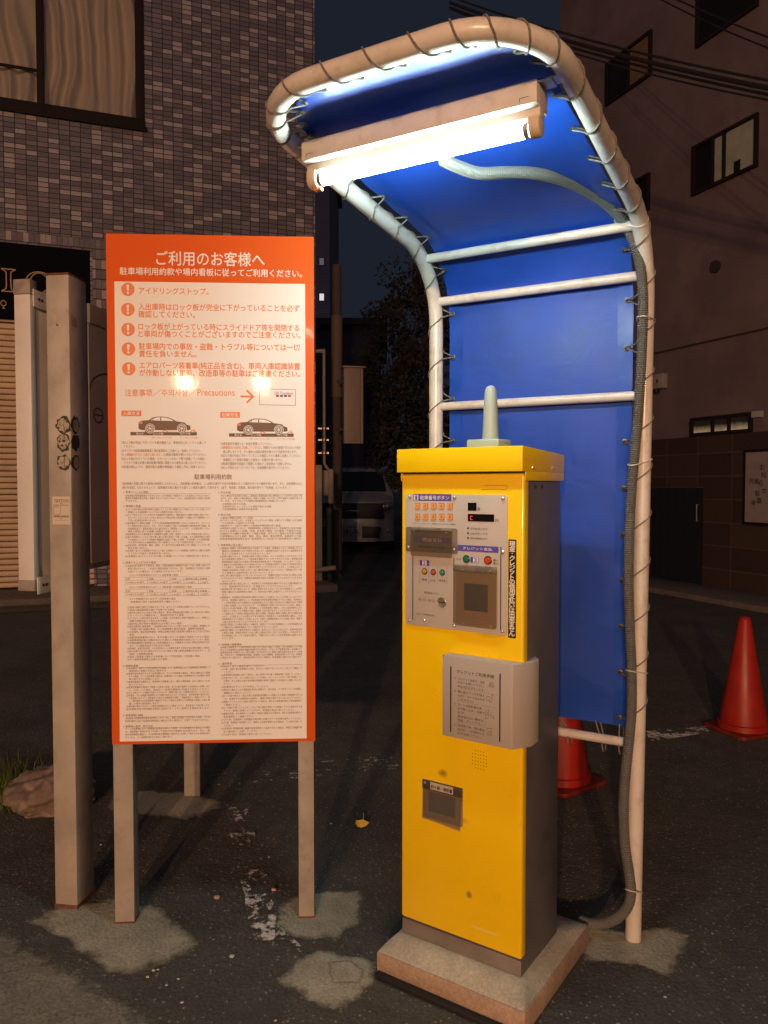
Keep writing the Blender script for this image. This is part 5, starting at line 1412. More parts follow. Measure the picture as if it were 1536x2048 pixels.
for rx, rz, w in ((0.165, 0.145, 0.013), (0.112, 0.130, 0.012)):
    pts = [(ox + rx * cos(2 * pi * i / 30), oz + rz * sin(2 * pi * i / 30)) for i in range(31)]
    stroke3(b, pts, w, -0.02, 0.018)
b.build('letter', GOLD, fas)
b = MB(); b.box(-3, 1.178, 0.03, 0.07, 3.69, 3.925); em = b.build('emblem_panel', INK, lbld)
ex, ez = LBF.loc(6.5, 603, 0.0)
b = MB(); pts = [(ex + 0.032 * cos(2 * pi * i / 20), ez - 0.02 + 0.036 * sin(2 * pi * i / 20)) for i in range(21)]
stroke3(b, pts, 0.010, 0.012, 0.029); stroke3(b, [(ex, ez - 0.056), (ex, ez - 0.085)], 0.010, 0.012, 0.029); stroke3(b, [(ex - 0.012, ez - 0.085), (ex + 0.02, ez - 0.085)], 0.010, 0.0125, 0.0285)
b.build('emblem', GOLD, em)
b = MB(); k = 45; hgt = (3.66 - 0.115) / k
for i in range(k):
    z0 = 0.115 + i * hgt
    b.side([(0.075, z0), (0.052, z0 + hgt * 0.12), (0.045, z0 + hgt * 0.45), (0.052, z0 + hgt * 0.80), (0.075, z0 + hgt * 0.92), (0.085, z0 + hgt * 0.92), (0.085, z0)], -3.0, 1.178)
b.build('roller_shutter', mat('cream_shutter', (0.90, 0.70, 0.44), 0.5, vary=0.12, vscale=3, dirt=(0.3, 0.22, 0.14), dscale=5, damount=0.3), lbld, ang=25)
b = MB(); b.box(-3, 1.178, 0.02, 0.10, 3.662, 3.688); b.build('shutter_rail', mat('shutter_rail', (0.45, 0.36, 0.28), 0.5), lbld)
FRAME = mat('dark_window_frame', (0.022, 0.016, 0.017), 0.7, spec=0.2)
WX0, WX1, WZ0, WZ1 = -1.25, 1.915, 6.42, 8.7
b = MB()
b.box(WX0, WX1, -0.05, 0.12, WZ0, WZ0 + 0.14); b.box(WX1 - 0.115, WX1, -0.02, 0.12, WZ0 + 0.1402, WZ1); b.box(WX0, WX0 + 0.08, -0.02, 0.12, WZ0 + 0.1402, WZ1)
b.box(0.545, 0.635, 0.0, 0.10, WZ0 + 0.1402, WZ1); b.box(WX0 + 0.0802, 0.5448, 0.03, 0.06, 7.00, 7.035)
b.box(WX0 - 0.03, WX1 + 0.03, -0.06, -0.0505, WZ0 - 0.03, WZ0 + 0.02)
wf = b.build('window_frame', FRAME, lbld, bevel=0.004)
b = MB(); b.box(WX0 + 0.081, 0.544, 0.075, 0.079, WZ0 + 0.141, WZ1 - 0.001); b.box(0.636, WX1 - 0.116, 0.085, 0.089, WZ0 + 0.141, WZ1 - 0.001)
b.build('pane', clear('window_glass', (0.93, 0.92, 0.90), 0.1, 0.05, 0.99), wf, smooth=False)
b = MB(); nx_, nz_ = 240, 40
for j in range(nz_ + 1):
    zz = WZ0 + 0.10 + (WZ1 - WZ0 - 0.1) * j / nz_
    for i in range(nx_ + 1):
        x = WX0 + 0.05 + (WX1 - WX0 - 0.15) * i / nx_
        sw = 0.16 * mnoise.noise(Vector((x * 1.5, zz * 0.9, 0.4))) + 0.05 * mnoise.noise(Vector((x * 4, zz * 1.7, 5)))
        fold = sin((x + sw) * 31 + 1.5 * mnoise.noise(Vector((x * 2.2, 0, 0.2)))) * (0.65 + 0.6 * mnoise.noise(Vector((x * 1.7, zz * 0.6, 7))))
        b.v.append((x, 0.21 + 0.085 * fold, zz))
for j in range(nz_):
    for i in range(nx_):
        a = j * (nx_ + 1) + i; b.f.append((a, a + 1, a + nx_ + 2, a + nx_ + 1)); b.m.append(0)
b.build('curtain', mat('pale_curtain', (0.80, 0.71, 0.56), 0.9, vary=0.10, vscale=1.5), wf, ang=180)
b = MB(); b.box(WX0, WX1, 0.34, 0.36, WZ0, WZ1); b.build('dark_interior', BLACK, lbld, smooth=False)
b = MB(); b.box(-3, 1.18, 0.30, 0.32, 0.0, 4.7); b.build('dark_interior', BLACK, lbld, smooth=False)

# gas meter and pipes at the building's corner, the dark drum under it, the pole with its cabinet
YM = 11.55
mx_, mz_ = dp(655, 970, YM).x, 0
gm = thing('gas_meter', 'beige gas meter with pipes at the corner of the tiled building', 'gas meter', (mx_, YM, 0))
BEIGE = mat('beige_pipe_paint', (0.33, 0.28, 0.22), 0.55, vary=0.2, vscale=20)
def ml(px, py): q = dp(px, py, YM); return q.x - mx_, q.z
x0, z1 = ml(643, 938); x1, z0 = ml(668, 1008)
b = MB(); b.box(x0, x1 - 0.05, -0.06, 0.08, z0 + 0.12, z1 - 0.02); b.box(x0 + 0.10, x1, -0.07, 0.06, z0, z1); b.build('meter_body', BEIGE, gm, bevel=0.025, seg=3)
x, zt = ml(648, 702); _, zb = ml(648, 935)
b = MB(); b.tube([(x, 0, zt), (x, 0, zb + 0.06), (x + 0.03, 0, zb + 0.01), (x + 0.06, 0, zb - 0.03)], 0.022, 10); b.tube([(x - 0.12, 0.02, zt), (x + 0.02, 0.0, zt)], 0.03, 10); b.build('pipe', BEIGE, gm)
for py in (857, 880, 906):
    _, zz = ml(648, py)
    b = MB(); b.lathe([(0.022, -0.03), (0.04, -0.02), (0.04, 0.02), (0.022, 0.03)], (x, 0, zz), 'z', 12); b.box(x - 0.09, x + 0.07, -0.012, 0.012, zz - 0.012, zz + 0.012); b.build('valve', mat('worn_brass', (0.3, 0.26, 0.22), 0.35, metal=0.6), gm)
dr = thing('wall_duct', 'tall beige cable duct with a stub pipe beside the rules board edge', 'duct', (dp(640, 1100, 11.2).x, 11.2, 0))
xx = dp(640, 1100, 11.2).x
b = MB(); b.box(dp(630, 1000, 11.2).x - xx, dp(644, 1000, 11.2).x - xx, 0, 0.08, 0.02, dp(640, 930, 11.2).z); b.build('cover', BEIGE, dr, bevel=0.008)
zz = dp(640, 1139, 11.0).z
b = MB(); b.tube([(dp(630, 1139, 11.0).x - xx, -0.1, zz - 0.02), (dp(671, 1139, 11.0).x - xx, -0.1, zz + 0.015)], 0.036, 12); b.build('stub_pipe', BEIGE, dr)
cx = dp(659, 1080, 11.7).x
b = MB(); b.lathe([(0.055, 0.0), (0.06, 0.03), (0.06, 1.05), (0.07, 1.08), (0.07, 1.14), (0.05, 1.17)], (0, 0, 0), 'z', 20)
o = b.build('drain_pipe', mat('dark_teal_plastic', (0.02, 0.035, 0.035), 0.5), None, loc=(cx, 11.7, 0)); tag(o, 'dark teal standing pipe under the gas meter', 'pipe')
px_ = dp(674, 900, 12.4)
up = thing('utility_pole', 'dark utility pole standing in the alley behind the gas meter', 'utility pole', (px_.x, 12.4, 0))
POLE = mat('pole_concrete', (0.10, 0.08, 0.072), 0.8, vary=0.2)
b = MB(); b.lathe([(0.085, 0), (0.075, 5.0), (0.0, 5.02)], (0, 0, 0), 'z', 18); b.build('shaft', POLE, up)
b = MB(); b.lathe([(0.092, 2.9), (0.092, 4.2)], (0, 0, 0), 'z', 18); b.build('guard_sleeve', mat('sleeve', (0.16, 0.12, 0.10), 0.7), up)
a_, c_ = dp(688, 733, 11.9), dp(727, 887, 11.9)
cab = thing('meter_cabinet', 'plain beige metal cabinet with a small hood, mounted on the dark pole', 'cabinet', ((a_.x + c_.x) / 2, 11.9, 0), 14)
w = (c_.x - a_.x) / 2
CAB = mat('cabinet_paint', (0.32, 0.25, 0.20), 0.5, vary=0.1)
b = MB(); b.box(-w, w - 0.045, 0, 0.16, c_.z, a_.z - 0.02); b.box(w - 0.040, w, 0.0, 0.16, c_.z, a_.z - 0.02); b.build('body', CAB, cab, bevel=0.004)
b = MB(); b.box(-w - 0.02, w + 0.035, -0.03, 0.19, a_.z - 0.018, a_.z + 0.006); b.build('hood', CAB, cab, bevel=0.004)
b = MB(); b.box(-w - 0.10, -w - 0.001, 0.05, 0.09, a_.z - 0.25, a_.z - 0.21); b.box(-w - 0.10, -w - 0.001, 0.05, 0.09, c_.z + 0.20, c_.z + 0.24); b.build('bracket', DARK_METAL, cab)

# far houses beyond the alley
def house(name, label, x0, x1, Y, top, depth, col):
    h_ = thing(name, label, 'building', ((x0 + x1) / 2, Y, 0)); w_ = (x1 - x0) / 2
    b = MB(); b.box(-w_, w_, 0, depth, 0, top); b.build('wall', mat(name + '_render', col, 0.9, vary=0.2, vscale=1.0), h_, smooth=False)
    b = MB(); b.box(-w_ - 0.25, w_ + 0.25, -0.25, depth + 0.2, top + 0.005, top + 0.22); b.build('roof', mat(name + '_roof', [c * 0.6 for c in col], 0.9), h_, smooth=False)
    return h_
house('dark_house', 'unlit dark house at the end of the alley beyond the pole', dp(560, 700, 26).x, dp(760, 700, 26).x, 26, dp(680, 640, 26).z - 0.2, 8, (0.05, 0.05, 0.07))
tw = house('apartment_tower', 'distant apartment tower with two small lit windows above the alley', dp(480, 500, 44).x, dp(659, 500, 44).x, 44, dp(640, 300, 44).z, 9, (0.22, 0.20, 0.23))
for k, (px, py, s_) in enumerate(((643.5, 523.5, 0.10), (643.5, 594.5, 0.75))):
    q = dp(px, py, 44); hw_, hh_ = 0.125, 0.19
    cx_ = q.x - tw.location.x
    b = MB(); b.box(cx_ - hw_ - .03, cx_ + hw_ + .03, -0.04, -0.0005, q.z - hh_ - .03, q.z + hh_ + .03); f_ = b.build('window', FRAME, tw, smooth=False)
    b = MB(); b.box(cx_ - hw_, cx_ + hw_, -0.05, -0.041, q.z - hh_, q.z + hh_); b.build('lit_pane', emit_mat('lit_pane', (0.95, 0.9, 1.0), s_), f_, smooth=False)

# ------------------------------------------------------------------ right: rendered concrete building
RENDER = mat('stained_render', (0.21, 0.155, 0.165), 0.9, vary=0.3, vscale=0.9, bump=0.4, bscale=30, dirt=(0.10, 0.075, 0.075), dscale=2.2, damount=0.45)
rbld = thing('rendered_building', 'dim brown rendered building with small dark windows behind the shelter', 'building', RBF.O, -67.5)
b = MB(); b.box(-4.7, 7, 0, 7, 0, 12.5); b.build('wall', RENDER, rbld, smooth=False)
DTILE = tile_mat('dark_brown_tile', 0.62, 0.325, (0.055, 0.036, 0.028), (0.066, 0.042, 0.032), (0.075, 0.05, 0.036), (0.10, 0.072, 0.052), share=0.2, joint=0.03)
b = MB()
b.box(-4.7, -2.18, -0.03, -0.001, 0, 2.2); b.box(-2.18, -1.10, -0.03, -0.001, 1.47, 2.2); b.box(-1.10, 7, -0.03, -0.001, 0, 2.2)
b.build('plinth_wall', DTILE, rbld, smooth=False)
b = MB()
for i in range(14):
    x = -2.17 + i * 0.0757; b.box(x, x + 0.068, -0.022 - (0.01 if i % 2 else 0), -0.001, 0.07, 1.46)
dd = b.build('door', mat('dark_door', (0.018, 0.022, 0.028), 0.45), rbld, smooth=False)
b = MB(); b.tube([(-1.19, -0.03, 0.98), (-1.19, -0.06, 0.98), (-1.19, -0.06, 1.22), (-1.19, -0.03, 1.22)], 0.009, 8); b.build('handle', SCREW, dd)
b = MB(); b.box(-3.6, 7, -0.018, -0.001, 3.52, 3.545); b.build('render_joint', mat('joint', (0.04, 0.03, 0.028), 0.9), rbld, smooth=False)
NIGHT = mat('night_glass', (0.016, 0.018, 0.020), 0.12)
def win(x0, x1, z0, z1, mull=(), panes=None):
    b = MB(); t = 0.045
    b.box(x0, x1, -0.05, -0.0005, z0, z0 + t); b.box(x0, x1, -0.05, -0.0005, z1 - t, z1); b.box(x0, x0 + t, -0.05, -0.0005, z0 + t, z1 - t); b.box(x1 - t, x1, -0.05, -0.0005, z0 + t, z1 - t)
    for m_ in mull: b.box(m_ - 0.02, m_ + 0.02, -0.045, -0.0005, z0 + t, z1 - t)
    f_ = b.build('window', FRAME, rbld, smooth=False)
    xs = [x0 + t] + list(mull) + [x1 - t]
    for i in range(len(xs) - 1):
        b = MB(); b.box(xs[i] + (0.021 if i else 0), xs[i + 1] - (0.021 if i < len(xs) - 2 else 0), -0.012, -0.0006, z0 + t + .001, z1 - t - .001)
        b.build('pane', (panes or [NIGHT] * 9)[i], f_, smooth=False)
    return f_
PALE = mat('pale_glow_pane', (0.30, 0.27, 0.20), 0.4, vary=0.25, vscale=5, emit=(0.9, 0.72, 0.45), estr=0.035)  # faint warm emission put into the pale panes
AMBER = mat('amber_reflection_pane', (0.10, 0.06, 0.04), 0.3, vary=0.3, vscale=4, emit=(1.0, 0.42, 0.16), estr=0.02)  # orange reflection put into the pane as colour and weak emission
win(-1.36, -0.30, 7.75, 8.75)
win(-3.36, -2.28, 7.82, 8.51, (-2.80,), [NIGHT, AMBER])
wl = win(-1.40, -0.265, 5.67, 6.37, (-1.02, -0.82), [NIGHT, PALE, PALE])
b = MB(); b.box(-0.66, -0.55, -0.016, -0.0125, 5.73, 5.88); b.build('silhouette', BLACK, wl, smooth=False)
win(-2.72, -2.29, 5.77, 6.34)
STRIP = mat('strip_pane', (0.10, 0.11, 0.10), 0.3, vary=0.2)
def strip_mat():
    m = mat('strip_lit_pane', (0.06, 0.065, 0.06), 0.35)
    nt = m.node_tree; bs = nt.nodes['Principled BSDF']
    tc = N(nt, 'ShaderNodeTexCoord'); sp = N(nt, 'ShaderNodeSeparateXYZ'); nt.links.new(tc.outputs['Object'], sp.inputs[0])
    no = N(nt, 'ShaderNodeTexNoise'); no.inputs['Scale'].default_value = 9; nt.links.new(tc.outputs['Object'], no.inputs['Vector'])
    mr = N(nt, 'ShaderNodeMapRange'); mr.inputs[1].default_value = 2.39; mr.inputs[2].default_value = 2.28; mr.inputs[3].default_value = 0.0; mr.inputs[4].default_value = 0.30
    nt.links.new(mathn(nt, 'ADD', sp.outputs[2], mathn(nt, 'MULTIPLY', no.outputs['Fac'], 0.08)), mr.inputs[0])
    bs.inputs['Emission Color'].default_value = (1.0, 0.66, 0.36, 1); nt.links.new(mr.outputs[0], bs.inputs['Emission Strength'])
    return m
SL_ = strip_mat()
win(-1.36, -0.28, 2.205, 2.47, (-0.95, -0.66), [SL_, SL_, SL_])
b = MB(); b.box(-0.26, -0.12, -0.06, -0.001, 2.39, 2.47); b.build('vent_cover', mat('pale_vent', (0.5, 0.48, 0.46), 0.5), rbld)
b = MB(); b.lathe([(0.085, 0), (0.085, 0.04)], (-0.95, -0.002, 4.55), 'y', 14); b.build('stain_patch', mat('vent_dark', (0.05, 0.035, 0.03), 0.8), rbld)
# small plus-marked wall box and the notice board
WB = mat('white_box', (0.40, 0.35, 0.34), 0.5)
o = thing('wall_sign', 'small pale wall box marked with a cross beside the shelter pole', 'sign', RBF.W(-2.0, 0, 3.08), -67.5)
b = MB(); b.box(-0.14, 0.14, -0.10, -0.001, -0.11, 0.11); bx = b.build('box', WB, o, bevel=0.01)
b = MB(); b.box(-0.005, 0.045, -0.103, -0.1005, -0.008, 0.008); b.box(0.012, 0.028, -0.1035, -0.1005, -0.04, 0.035); b.build('cross_mark', BLACK_INK, bx, smooth=False)
b = MB(); b.lathe([(0.05, 0), (0.04, -0.06), (0, -0.07)], (-0.05, -0.05, -0.112), 'z', 12); b.build('lamp_cup', BLACK, o)
nb = thing('notice_board', 'pale wall notice board with scattered dark writing at the right edge', 'notice board', RBF.W(0, -0.032, 0), -67.5)
b = MB(); b.box(-0.36, 0.75, -0.045, -0.001, 0.97, 1.97); b.build('frame', FRAME, nb, bevel=0.004)
b = MB(); b.box(-0.32, 0.71, -0.049, -0.0455, 1.01, 1.93); sh = b.build('sheet', mat('notice_sheet', (0.36, 0.31, 0.31), 0.5, vary=0.1), nb, smooth=False)
b = MB()
for i, (t, x, z, s_) in enumerate((('お', -0.10, 1.70, 0.09), ('知', -0.07, 1.60, 0.08), ('ら', -0.12, 1.49, 0.09), ('せ', -0.06, 1.40, 0.08), ('月極', -0.26, 1.52, 0.08), ('駐', -0.16, 1.36, 0.08), ('車', -0.14, 1.26, 0.09), ('場', -0.22, 1.24, 0.07), ('空', 0.1, 1.6, 0.1), ('有', 0.1, 1.45, 0.1), ('り', 0.1, 1.3, 0.1))):
    b = MB(); text(b, t, x, z, s_, -0.0496, 0, bold=0.01); b.build('notice_lettering', BLACK_INK, sh, smooth=False)

# ------------------------------------------------------------------ tree in the alley
def tree():
    T0 = Vector((0.75, 14.2, 0.2))
    t = thing('leafy_tree', 'dark brownish leafy tree behind the left shelter pole', 'tree', T0)
    b = MB(); b.tube(smoothpath([(0, 0, 0), (0.03, 0.02, 0.8), (-0.04, 0, 1.7), (0.05, 0.05, 3.0), (0.0, 0, 4.6)], 0.15), [0.13 - 0.0032 * i for i in range(len(smoothpath([(0, 0, 0), (0.03, 0.02, 0.8), (-0.04, 0, 1.7), (0.05, 0.05, 3.0), (0.0, 0, 4.6)], 0.15)))], 10)
    for k in range(9):
        a = k * 2.4; z = 1.5 + 0.3 * k; r = 0.9
        b.tube(smoothpath([(0, 0, z), (r * 0.5 * cos(a), r * 0.5 * sin(a), z + 0.3), (r * cos(a), r * sin(a), z + 0.5)], 0.15), 0.022, 6)
    b.build('trunk', mat('bark', (0.06, 0.042, 0.03), 0.95, vary=0.3, bump=0.6, bscale=40), t)
    rnd = random.Random(11); b = MB()
    cl = []
    for _ in range(230):
        while True:
            p = Vector((rnd.uniform(-1, 1), rnd.uniform(-1, 1), rnd.uniform(-1, 1)))
            if 0.3 < p.length < 1: break
        q = Vector((p.x * 1.25, p.y * 1.2, 3.2 + p.z * 2.2)); cl.append((q, rnd.uniform(0.16, 0.38), rnd.random()))
    for q, r, tone in cl:
        for _ in range(52):
            d = Vector((rnd.gauss(0, 1), rnd.gauss(0, 1), rnd.gauss(0, 0.8))).normalized() * r * rnd.random() ** 0.4
            c_ = q + d; s_ = rnd.uniform(0.035, 0.075)
            u = Vector((rnd.gauss(0, 1), rnd.gauss(0, 1), rnd.gauss(0, 1))).normalized(); v = u.orthogonal().normalized()
            b.add([c_ - u * s_, c_ + v * s_ * 0.5, c_ + u * s_, c_ - v * s_ * 0.5], [(0, 1, 2, 3)], 0 if tone < 0.5 else (1 if tone < 0.8 else 2))
    b.build('crown', [mat('leaf_dark', (0.028, 0.030, 0.020), 0.6), mat('leaf_brown', (0.055, 0.042, 0.030), 0.6), mat('leaf_olive', (0.045, 0.046, 0.028), 0.6)], t, smooth=False)
tree()

# ------------------------------------------------------------------ parked car far back in the dark
def car():
    cc = thing('parked_car', 'white car parked nose-out in the dark alley behind the machine', 'car', (-0.61, 14.5, 0.205))
    PAINT = mat('white_car_paint', (0.42, 0.41, 0.42), 0.25, coat=0.6)
    prof_ = [(0.06, .22), (0.0, .34), (-0.01, .62), (0.03, .82), (0.10, .98), (0.35, 1.06), (0.95, 1.14), (1.05, 1.17), (1.75, 1.62), (2.1, 1.68), (3.4, 1.66), (3.9, 1.15), (3.98, .8), (3.95, .3), (3.8, .22)]
    b = MB(); n_ = len(prof_)
    cols = [-0.80, -0.76, -0.66, -0.40, 0.0, 0.40, 0.66, 0.76, 0.80]
    for x in cols:
        for y, z in prof_:
            e = abs(x) / 0.80
            k = 1 - (0.16 * max(0, (z - 1.14) / 0.5))
            yy = y + (0.30 * e ** 4 * max(0, 1 - y / 1.2) if y < 1.2 else -0.15 * e ** 4)
            zz = z - (0.10 * e ** 5 if z > 0.9 else 0)
            b.v.append((x * k, yy, zz))
    for i in range(len(cols) - 1):
        for j in range(n_):
            a, c_ = i * n_ + j, i * n_ + (j + 1) % n_
            b.f.append((a, a + n_, c_ + n_, c_)); b.m.append(0)
    b.f.append(tuple(range(n_))); b.f.append(tuple(range((len(cols) - 1) * n_ + n_ - 1, (len(cols) - 1) * n_ - 1, -1))); b.m += [0, 0]
    body = b.build('body', PAINT, cc, ang=40)
    GL = mat('car_glass', (0.01, 0.011, 0.013), 0.1)
    b = MB(); b.add([(-0.66, 1.04, 1.165), (0.66, 1.04, 1.165), (0.56, 1.66, 1.575), (-0.56, 1.66, 1.575)], [(0, 1, 2, 3)]); b.build('windscreen', GL, cc, smooth=False)
    for s_ in (-1, 1):
        b = MB(); b.add([(s_ * 0.795, 1.25, 1.13), (s_ * 0.795, 3.4, 1.13), (s_ * 0.70, 3.1, 1.56), (s_ * 0.70, 1.85, 1.56)], [(0, 1, 2, 3)]); b.build('side_window', GL, cc, smooth=False)
    b = MB(); b.prism([(-0.62, 0.66), (0.62, 0.66), (0.58, 0.95), (-0.58, 0.95)], -0.02, 0.06); gr = b.build('grille', BLACK, cc, bevel=0.02)
    b = MB(); b.tube([(-0.12, -0.022, 0.80), (0.0, -0.026, 0.815), (0.12, -0.022, 0.80)], 0.01, 6); b.build('chrome_strip', SCREW, gr)
    for s_ in (-1, 1):
        b = MB(); b.prism([(s_ * 0.50, 0.78), (s_ * 0.77, 0.84), (s_ * 0.76, 0.98), (s_ * 0.58, 0.96)][::s_], 0.03, 0.16)
        hl = b.build('headlight', mat('headlight_glass', (0.08, 0.08, 0.09), 0.08, coat=0.6), cc, bevel=0.015)
        for dx in (0.60, 0.67):
            q = MB(); q.lathe([(0.026, 0), (0.02, 0.012), (0.006, 0.016)], (s_ * dx, 0.028, 0.895), 'y', 12); q.build('reflector', SCREW, hl)
        b = MB(); b.prism([(s_ * 0.20, 0.30), (s_ * 0.52, 0.30), (s_ * 0.56, 0.50), (s_ * 0.20, 0.52)][::s_], -0.015, 0.05); b.build('air_intake', BLACK, cc, bevel=0.01)
        b = MB(); b.lathe([(0.04, 0), (0.03, 0.02), (0, 0.024)], (s_ * 0.69, 0.14, 0.42), 'y', 14); b.build('fog_lamp', mat('fog_glass', (0.2, 0.2, 0.2), 0.1), cc)
        b = MB(); b.box(min(s_ * .82, s_ * .98), max(s_ * .82, s_ * .98), 1.28, 1.40, 1.16, 1.29); b.build('mirror', PAINT, cc, bevel=0.03)
        for yy in (0.75, 3.2):
            b = MB(); b.lathe([(0.30, -0.09), (0.31, -0.05), (0.31, 0.05), (0.30, 0.09)], (s_ * 0.72, yy, 0.30), 'x', 24); wh = b.build('wheel', mat('tyre', (0.015, 0.015, 0.015), 0.8) if 'tyre' not in bpy.data.materials else bpy.data.materials['tyre'], cc)
            b = MB(); b.lathe([(0.20, -0.005), (0.19, 0.01), (0.05, 0.015)], (s_ * 0.72 + s_ * 0.088, yy, 0.30), 'x', 18); b.build('rim', ALU, wh)
    b = MB(); b.box(-0.165, 0.165, -0.035, -0.022, 0.34, 0.545); pt = b.build('number_plate', mat('plate_white', (0.32, 0.29, 0.26), 0.5), cc, bevel=0.004)
    b = MB(); text(b, '91-06', -0.105, 0.362, 0.1, -0.0362, 0, width=0.25, height=0.10, bold=0.02); text(b, 'あ', -0.15, 0.40, 0.045, -0.0362, 0); text(b, '大阪 502', 0, 0.487, 0.048, -0.0362, 0, align='c'); b.build('plate_lettering', BLACK_INK, pt, smooth=False)
car()

# ------------------------------------------------------------------ traffic cones
CONE = mat('orange_cone_plastic', (0.40, 0.018, 0.008), 0.42, vary=0.2, vscale=9, dirt=(0.16, 0.04, 0.02), dscale=14, damount=0.5)
CONE_BASE = mat('dark_cone_base', (0.20, 0.018, 0.010), 0.6, vary=0.3, vscale=14, dirt=(0.05, 0.025, 0.02), dscale=12, damount=0.8)  # base plate a darker red-brown than the cone body
def cone(px, py, label, deg):
    P = gp(px, py)
    t = thing('traffic_cone', label, 'traffic cone', P, deg, 'orange traffic cones')
    b = MB(); b.lathe([(0.150, 0.028), (0.147, 0.06), (0.135, 0.064), (0.132, 0.10), (0.034, 0.685), (0.026, 0.70), (0.012, 0.703)], (0, 0, 0), 'z', 32); b.build('body', CONE, t, ang=50)
    pts = rrect(-0.165, 0.165, -0.165, 0.165, 0.03, 4)
    b = MB(); b.slab(pts, 0.003, 0.027); b.build('base', CONE_BASE, t, bevel=0.004)
cone(1486, 1462, 'orange traffic cone standing alone on the dark asphalt to the right', 20)
cone(1122, 1564, 'orange traffic cone half hidden behind the yellow payment machine', 35)

# ------------------------------------------------------------------ rock, grass, litter
bm = bmesh.new(); bmesh.ops.create_icosphere(bm, subdivisions=5, radius=1)
for v in bm.verts:
    p = v.co.copy()
    k = 1 + 0.22 * mnoise.noise(p * 1.3 + Vector((4, 2, 1))) + 0.16 * mnoise.noise(p * 2.9) + 0.09 * mnoise.noise(p * 7) + 0.035 * mnoise.noise(p * 19)
    q = Vector((p.x * 0.20 * k, p.y * 0.17 * k, p.z * 0.105 * k + 0.06))
    q.z += 0.035 * (q.x > -0.05) * min(1, (q.x + 0.05) * 6) if q.z > 0.05 else 0
    v.co = Vector((q.x, q.y, max(q.z, -0.01)))
me = bpy.data.meshes.new('boulder'); bm.to_mesh(me); bm.free()
for p in me.polygons: p.use_smooth = True
me.materials.append(mat('pink_rock', (0.27, 0.215, 0.175), 0.9, vary=0.5, vscale=22, bump=1.0, bscale=38, dirt=(0.13, 0.075, 0.055), dscale=11, damount=0.8))
o = bpy.data.objects.new('boulder', me); COL.objects.link(o); P = gp(92, 1622); o.location = (P.x, P.y + 0.06, 0); tag(o, 'rough pinkish boulder on the asphalt behind the tall post', 'rock')
rnd = random.Random(3); b = MB()
for i in range(800):
    P = gp(rnd.uniform(-140, 70), rnd.uniform(1556, 1628)); P.x += rnd.gauss(0, 0.03)
    if P.x > -1.60 and P.y < 3.55: continue
    a = rnd.uniform(0, 2 * pi); h_ = rnd.uniform(0.05, 0.17); l = rnd.uniform(0.01, 0.13); w = rnd.uniform(0.0018, 0.0034)
    d = Vector((cos(a), sin(a), 0)); sd = Vector((-sin(a), cos(a), 0)) * w
    m1 = P + d * l * 0.4 + Vector((0, 0, h_ * 0.6)); tp = P + d * l + Vector((0, 0, h_))
    b.add([P - sd, P + sd, m1 + sd * 0.7, m1 - sd * 0.7, tp], [(0, 1, 2, 3), (3, 2, 4)])
o = b.build('grass', mat('weed_green', (0.09, 0.13, 0.02), 0.7), None, smooth=False); tag(o, 'tuft of green weeds growing beside the boulder', 'grass', kind='stuff')

b = MB()
fan = [(0.0, -0.012)] + [(0.034 * cos(radians(q)) * (1 + 0.12 * sin(q * 0.3)), 0.030 * sin(radians(q)) * (1 + 0.15 * sin(q * 0.21)) - 0.006) for q in range(5, 180, 12)]
for x, y in fan: b.v.append((x, y, 0.004 + 0.05 * x * x * 40 * 0.15 + 0.010 * abs(y) * 10 * 0.3))
b.f.append(tuple(range(len(fan)))); b.m.append(0)
b.tube([(0, -0.012, 0.004), (0.004, -0.03, 0.004), (0.012, -0.042, 0.003)], 0.001, 5)
o = b.build('fallen_leaf', mat('yellow_leaf', (0.72, 0.50, 0.06), 0.55, vary=0.15, vscale=60), None, smooth=False, loc=gp(725, 1656, 0.0) + Vector((0, 0, 0.024)), rot=(-0.75, 0.1, 2.6)); tag(o, 'yellow fan-shaped fallen leaf on the asphalt', 'leaf')
def pebble(name, px, py, r, col, label, seed, group=None):
    bm = bmesh.new(); bmesh.ops.create_icosphere(bm, subdivisions=2, radius=1)
    for v in bm.verts:
        k = 1 + 0.35 * mnoise.noise(v.co * 1.2 + Vector((seed, seed * 2, 0)))
        v.co = Vector((v.co.x * r * k, v.co.y * r * k * 0.8, v.co.z * r * 0.55 * k + r * 0.40))
    me = bpy.data.meshes.new(name); bm.to_mesh(me); bm.free()
    for p in me.polygons: p.use_smooth = True
    key = 'stone_%d' % int(sum(col) * 1000)
    me.materials.append(bpy.data.materials.get(key) or mat(key, col, 0.85, vary=0.2, vscale=80))
    o = bpy.data.objects.new(name, me); COL.objects.link(o); o.location = gp(px, py, 0.004); tag(o, label, 'pebble' if name == 'pebble' else 'stone', group)
pebble('stone', 434, 1797, 0.012, (0.42, 0.36, 0.26), 'small tan stone beside the left leg patch under the rules board', 1.3)
pebble('stone', 548, 1781, 0.010, (0.55, 0.34, 0.28), 'small pinkish stone left of the right leg of the rules board', 2.7)
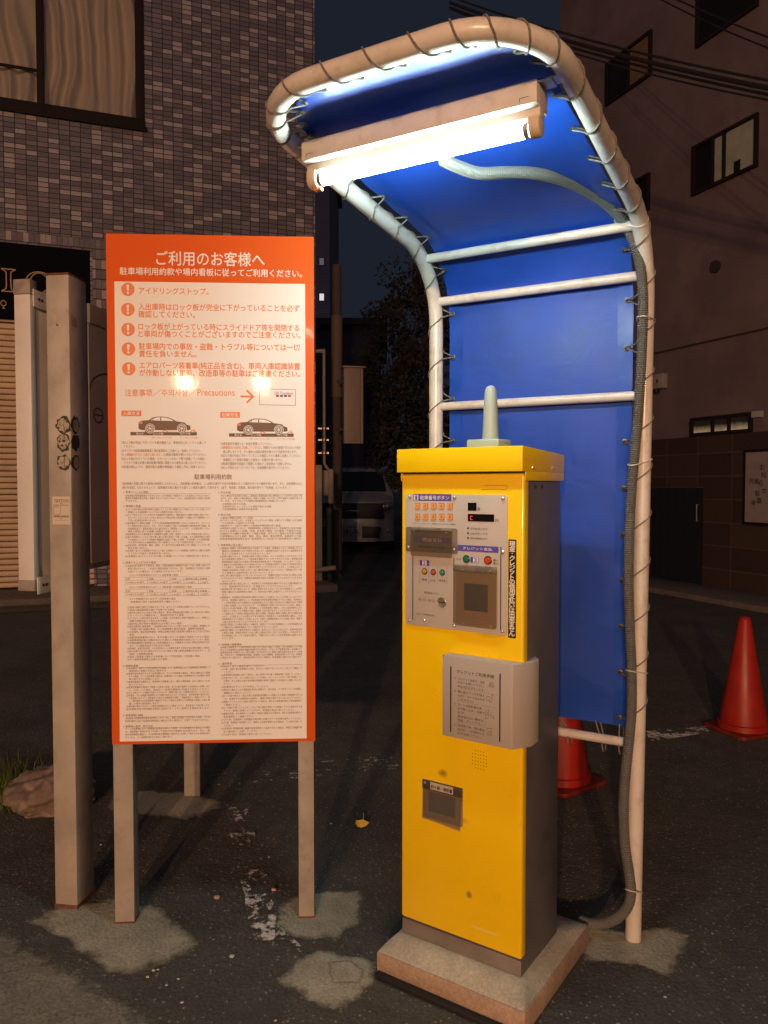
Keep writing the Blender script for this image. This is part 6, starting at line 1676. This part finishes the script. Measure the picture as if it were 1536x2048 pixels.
pebble('stone', 464, 1914, 0.009, (0.40, 0.46, 0.38), 'flat greenish-grey stone on bare asphalt in the foreground', 4.1)
for i, (px, py) in enumerate(((214, 1731), (202, 1690), (307, 1942), (316, 1940), (295, 1955), (333, 1971), (357, 1959), (364, 2006), (538, 1715), (662, 1648), (551, 2042), (1330, 1995), (1236, 2050), (1425, 1868))):
    pebble('pebble', px, py, 0.0042 + 0.002 * ((i * 37) % 5) / 5, (0.50, 0.47, 0.40), 'tiny pale pebble lying loose on the dark asphalt', i * 1.7, 'tiny pale pebbles on the asphalt')

# ------------------------------------------------------------------ overhead cables
CAB_M = mat('cable_black', (0.012, 0.012, 0.014), 0.6)
def cable(a, c, sag, r, lab):
    n_ = 24; pts = []
    for i in range(n_ + 1):
        t = i / n_; p = a.lerp(c, t); pts.append(p - a.lerp(c, 0.5) - Vector((0, 0, sag * 4 * t * (1 - t))))
    b = MB(); b.tube(pts, r, 6)
    o = b.build('overhead_cable', CAB_M, None, loc=a.lerp(c, 0.5)); tag(o, lab, 'cable', 'overhead cables crossing in front of the brown building')
A0, A1 = dp(900, 3, 9.5), dp(1760, 214, 5.8)
for k, (dz0, dz1, r, lab) in enumerate(((0.06, 0.05, 0.012, 'uppermost strand of the thick cable bundle in front of the brown building'), (0.0, 0.0, 0.020, 'thickest strand in the middle of the overhead cable bundle'), (0.02, 0.025, 0.012, 'overhead strand hugging the top of the thickest cable'), (-0.05, -0.055, 0.009, 'lowest thin strand sagging under the overhead cable bundle'), (-0.02, -0.015, 0.013, 'overhead strand hugging the underside of the thickest cable'))):
    cable(A0 + Vector((0, 0.02 * k, dz0)), A1 + Vector((0, 0.02 * k, dz1)), 0.10 + 0.03 * (k == 3), r, lab)
B0, B1 = dp(1240, -60, 9.5), dp(1760, 148, 5.8)
cable(B0, B1, 0.08, 0.009, 'upper of the two thin cables in the top right corner')
cable(B0 + Vector((0, 0, -0.07)), B1 + Vector((0, 0.02, -0.075)), 0.09, 0.008, 'lower of the two thin cables in the top right corner')
